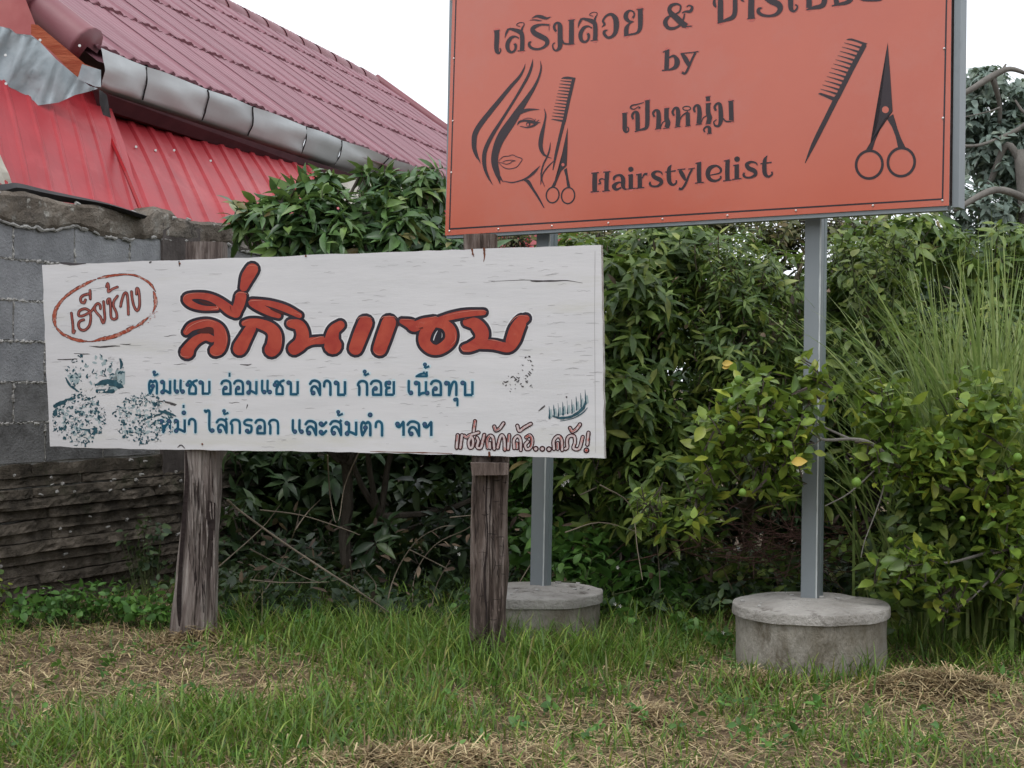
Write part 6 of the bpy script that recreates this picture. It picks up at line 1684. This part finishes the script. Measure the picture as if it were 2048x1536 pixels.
straws(X, Y, zz(X, Y) + RNG.uniform(.002, .02, n), "straw", "dry cut straw lying between the grass tufts")
# heaps
def heap(px, py, rx, ry, h, n, name, label):
    cx, cy = gpt_(px, py); a = RNG.normal(size=n) * rx; b = RNG.normal(size=n) * ry
    Z = ground_z(cx, cy) + h * np.exp(-((a / rx) ** 2 + (b / ry) ** 2) * .6) * RNG.random(n) ** .4
    straws(cx + a, cy + b, Z + .004, name, label, Lr=(.05, .16), tiltz=.3)
heap(1870, 1385, .16, .09, .075, 1500, "straw_heap", "heap of dry straw right of the wide concrete base")
heap(390, 1285, .09, .07, .06, 800, "straw_heap", "heap of dry straw against the foot of the pale timber post")
heap(850, 1530, .22, .08, .035, 1500, "straw_heap", "flat heap of dry straw at the bottom edge of the picture")
heap(1490, 1375, .07, .05, .05, 450, "straw_heap", "little heap of dry straw in front of the wide concrete base")
heap(1290, 1430, .07, .07, .03, 350, "straw_heap", "thin scatter of dry straw in the middle of the grass")

# broad leaved weeds: separate little plants
def weed(px, py, D, R, n, label, group=None, nparts=30, mat=None, L=(.035, .06), W=(.6, .8)):
    b = U(px, py, D); t = thing("weed_plant", label, "weed", (b.x, b.y, 0), group)
    lv = Leaves(); tips, ax = whorls(lv, (b.x, b.y, R[2] * .9), R, n, k=(3, 5), L=L, W=W, tilt=(45, 85), droop=(0, .25), shell=.1, spread=.05)
    st = MB()
    for c in tips[:40]: st.tube([(b.x + (c[0] - b.x) * .4, b.y + (c[1] - b.y) * .4, 0), Vector(c) - Vector((0, 0, .01))], [.002, .0015], 4, cap=False)
    st.build("stem", M_stem, t, kind="stuff"); build_leaves(lv, mat or G_weed, t, nparts=nparts)
WG = "broad leaved weeds at the foot of the wall and hedge"
weed(40, 1240, 6.75, (.16, .1, .10), 34, "leafy weed at the left edge under the slab wall", WG)
weed(110, 1245, 6.8, (.16, .1, .11), 40, "wide leafy weed under the slab wall, second from the left edge", WG)
weed(185, 1240, 6.85, (.16, .1, .12), 44, "bushy weed in the middle of the row under the slab wall", WG)
weed(260, 1245, 6.8, (.15, .1, .12), 40, "leafy weed with round leaves left of the pale timber post", WG)
weed(320, 1255, 6.7, (.10, .08, .10), 24, "small weed touching the pale timber post", WG)
weed(300, 1150, 7.6, (.16, .12, .26), 40, "taller dark weed against the slab wall behind the pale timber post", WG, mat=G_dark)
weed(-8, 1180, 6.9, (.06, .08, .17), 16, "yellow-green weed shoot at the very left edge", WG, mat=G_lime)
weed(940, 1250, 6.6, (.10, .1, .12), 24, "small weed just left of the dark timber post", WG)
weed(480, 1270, 6.6, (.10, .08, .06), 16, "low weed right of the pale timber post", WG)
weed(630, 1270, 6.6, (.14, .08, .06), 20, "low weed between the timber posts", WG)
weed(1370, 1265, 6.5, (.10, .08, .07), 20, "leafy weed beside the left side of the wide concrete base", WG)
weed(1260, 1260, 6.6, (.10, .08, .06), 16, "weed between the two concrete bases", WG)
weed(1440, 1290, 6.2, (.06, .06, .06), 12, "weed touching the wide concrete base", WG)
weed(1920, 1290, 6.4, (.14, .1, .08), 24, "weed in the shade right of the wide concrete base", WG, mat=G_dark)
# low dark cover on the ground under the hedge
lv = Leaves()
n = 950
Yc = RNG.uniform(6.75, 8.9, n); pxc = RNG.uniform(430, 2080, n); Xc = (pxc - 1024) / F * Yc
ok = (Xc - W0.x) * WN.x + (Yc - W0.y) * WN.y > .1
for x, y in zip(Xc[ok], Yc[ok]):
    whorls(lv, (x, y, RNG.uniform(.04, .15)), (.07, .07, .05), 2, k=(4, 6), L=(.04, .09), W=(.35, .7), tilt=(40, 85), shell=.0)
cover = thing("ground_cover", "low dark leafy cover on the ground under the hedge", "ground cover", (0.3, 7.6, 0))
build_leaves(lv, G_dark, cover, name="low_leaves")
n = 2600
Yc = RNG.uniform(6.3, 7.6, n); Xc = (RNG.uniform(440, 2060, n) - 1024) / F * Yc
blades(n, Xc, Yc, RNG.uniform(.06, .22, n), RNG.uniform(.004, .009, n), (0, .5), G_grass, "shade_grass", cover, segs=5, curl=(.05, .8))
# tiny white flowers among the undergrowth
fl = MB()
for px, py, D in ((1130, 965, 6.9), (1136, 962, 6.9), (1126, 970, 6.9), (1230, 1208, 6.6), (1240, 1212, 6.6), (1446, 1265, 6.2), (1103, 1012, 6.9), (912, 1095, 6.9), (918, 1108, 6.9), (1597, 942, 5.65), (1604, 944, 5.65), (1235, 1135, 6.8)):
    p = U(px, py, D)
    for k in range(5):
        a = k * 1.2566; d = Vector((math.cos(a), -.2, math.sin(a))) * .006
        fl.add([p, p + d + Vector((.0025, 0, .001)), p + d * 1.5, p + d - Vector((.0025, 0, .001))], [(0, 1, 2, 3)])
tag(fl.build("small_flowers", M_petal), "tiny white flowers scattered in the undergrowth", "flower", kind="stuff")
# dry bramble stems arching between the posts
ST = [[(455, 1000), (480, 1022), (560, 1080), (650, 1140), (720, 1185), (800, 1240)], [(500, 1098), (570, 1135), (640, 1165), (700, 1150)], [(510, 1205), (545, 1160), (570, 1110), (590, 1060), (600, 1020)], [(655, 910), (660, 990), (668, 1035), (672, 1045)],
      [(718, 905), (690, 970), (680, 1030), (676, 1042)], [(520, 1020), (600, 1030), (680, 1055), (720, 1070)], [(770, 1225), (790, 1150), (830, 1085), (880, 1055), (910, 1052)], [(825, 1230), (830, 1150), (870, 1090), (930, 1060), (950, 1045)], [(900, 1035), (950, 1030)], [(620, 1255), (700, 1240), (760, 1215), (720, 1195)],
      [(500, 1160), (560, 1165), (640, 1165)], [(700, 1120), (705, 1160), (720, 1185)], [(745, 1200), (752, 1170), (730, 1140), (720, 1120)], [(500, 1290), (505, 1230), (510, 1180)], [(590, 1060), (615, 1025), (640, 1000)], [(820, 1100), (870, 1125), (900, 1140)], [(1130, 1065), (1200, 1045), (1280, 1065)], [(1185, 1050), (1210, 1100), (1220, 1120)],
      [(1160, 990), (1200, 970), (1190, 960)], [(1310, 1260), (1320, 1180), (1315, 1100), (1310, 1040)], [(1200, 970), (1260, 1010), (1275, 1100), (1285, 1160)], [(1030, 1180), (1060, 1130)], [(860, 1260), (870, 1180), (900, 1120)], [(550, 1255), (480, 1230), (440, 1210)], [(430, 1140), (520, 1060), (560, 1010)]]
for i, s in enumerate(ST):
    D0 = 6.6 + (i * 37 % 10) * .06
    cc = cat([tuple(U(x, y, D0 + .1 * math.sin(j * 1.3))) for j, (x, y) in enumerate(s)], 4)
    mb = MB(); mb.tube(cc, [.0034 * (1 - .6 * j / len(cc)) + (.002 if i in (0,) else 0) for j in range(len(cc))], 5)
    o = mb.build("dry_stem", M_drystem)
    lab = {0: 'longest dry stem, straight, slanting down to the right between the timber posts', 3: 'short upright dry stem hanging just under the board near its middle', 6: 'strongly arched dry stem left of the dark timber post', 13: 'upright dry stem just right of the pale timber post', 16: 'dry stem arching low beside the left concrete base'}.get(i)
    where = "between the timber posts" if s[0][0] < 960 else "behind the concrete bases"
    tag(o, lab or "thin dry bramble stem arching " + where, "stem", "dry bramble stems between the timber posts" if s[0][0] < 960 else "dry bramble stems behind the concrete bases")
tg = MB()
for q in range(280):
    c = U(random.gauss(1560, 110), random.gauss(1085, 34), random.uniform(6.7, 7.2)); d = Vector((random.gauss(0, 1), random.gauss(0, .5), random.gauss(0, .45))).normalized() * random.uniform(.04, .14)
    tg.tube([c - d, c + Vector((0, 0, random.uniform(-.01, .01))), c + d], [.0012, .0022, .001], 4, cap=False)
tag(tg.build("brush_pile", M_redtwig), "pile of reddish dry twigs in the shade behind the right steel post", "brush pile", kind="stuff")
# dead leaves caught in the shade
lv = Leaves()
n = 150
P = np.array([U(random.uniform(1200, 1950), random.uniform(470, 1000), random.uniform(6.95, 7.3)) for _ in range(n)])
lv.add(P, RNG.normal(size=(n, 3)), RNG.normal(size=(n, 3)) + np.array([0, -.8, .5]), RNG.uniform(.03, .08, n), RNG.uniform(.012, .03, n), RNG.uniform(0, .5, n))
n = 420
P = np.array([U(random.uniform(440, 2000), random.uniform(1020, 1240), random.uniform(6.7, 8.2)) for _ in range(n)])
lv.add(P, RNG.normal(size=(n, 3)), RNG.normal(size=(n, 3)) + np.array([0, -.5, .8]), RNG.uniform(.03, .09, n), RNG.uniform(.012, .03, n), RNG.uniform(0, .5, n))
dl_parent = thing("dead_leaf_litter", "brown dead leaves caught in the shaded undergrowth", "leaf litter", (0, 7.2, 0))
build_leaves(lv, G_brown, dl_parent, name="dead_leaves")

# ------------------------------------------------------------------ unseen trees added behind the camera to dim what the sign and gutter reflect
for i in range(15):
    a = math.radians(188 + i * 12.2 + random.uniform(-3, 3)); R_ = 21 + random.uniform(-2, 2)
    x, y = R_ * math.cos(a), R_ * math.sin(a); h = random.uniform(5.2, 6.2)
    t = thing("added_tree", "unseen tree added behind the viewer to dim reflections", "tree", (x, y, 0), "unseen trees added behind the viewer")
    tr = MB(); limb(tr, (x, y, -.1), (x, y, h * .6), .16, .09, .05, 5, 8); tr.build("trunk", M_bark, t)
    lv = Leaves(); kw = {k: v for k, v in MG.items()}; kw.update(L=(.35, .6), W=(.4, .55), shell=.1)
    whorls(lv, (x, y, h * .56), (2.6, 2.0, h * .46), 330, **kw); build_leaves(lv, G_mango, t)
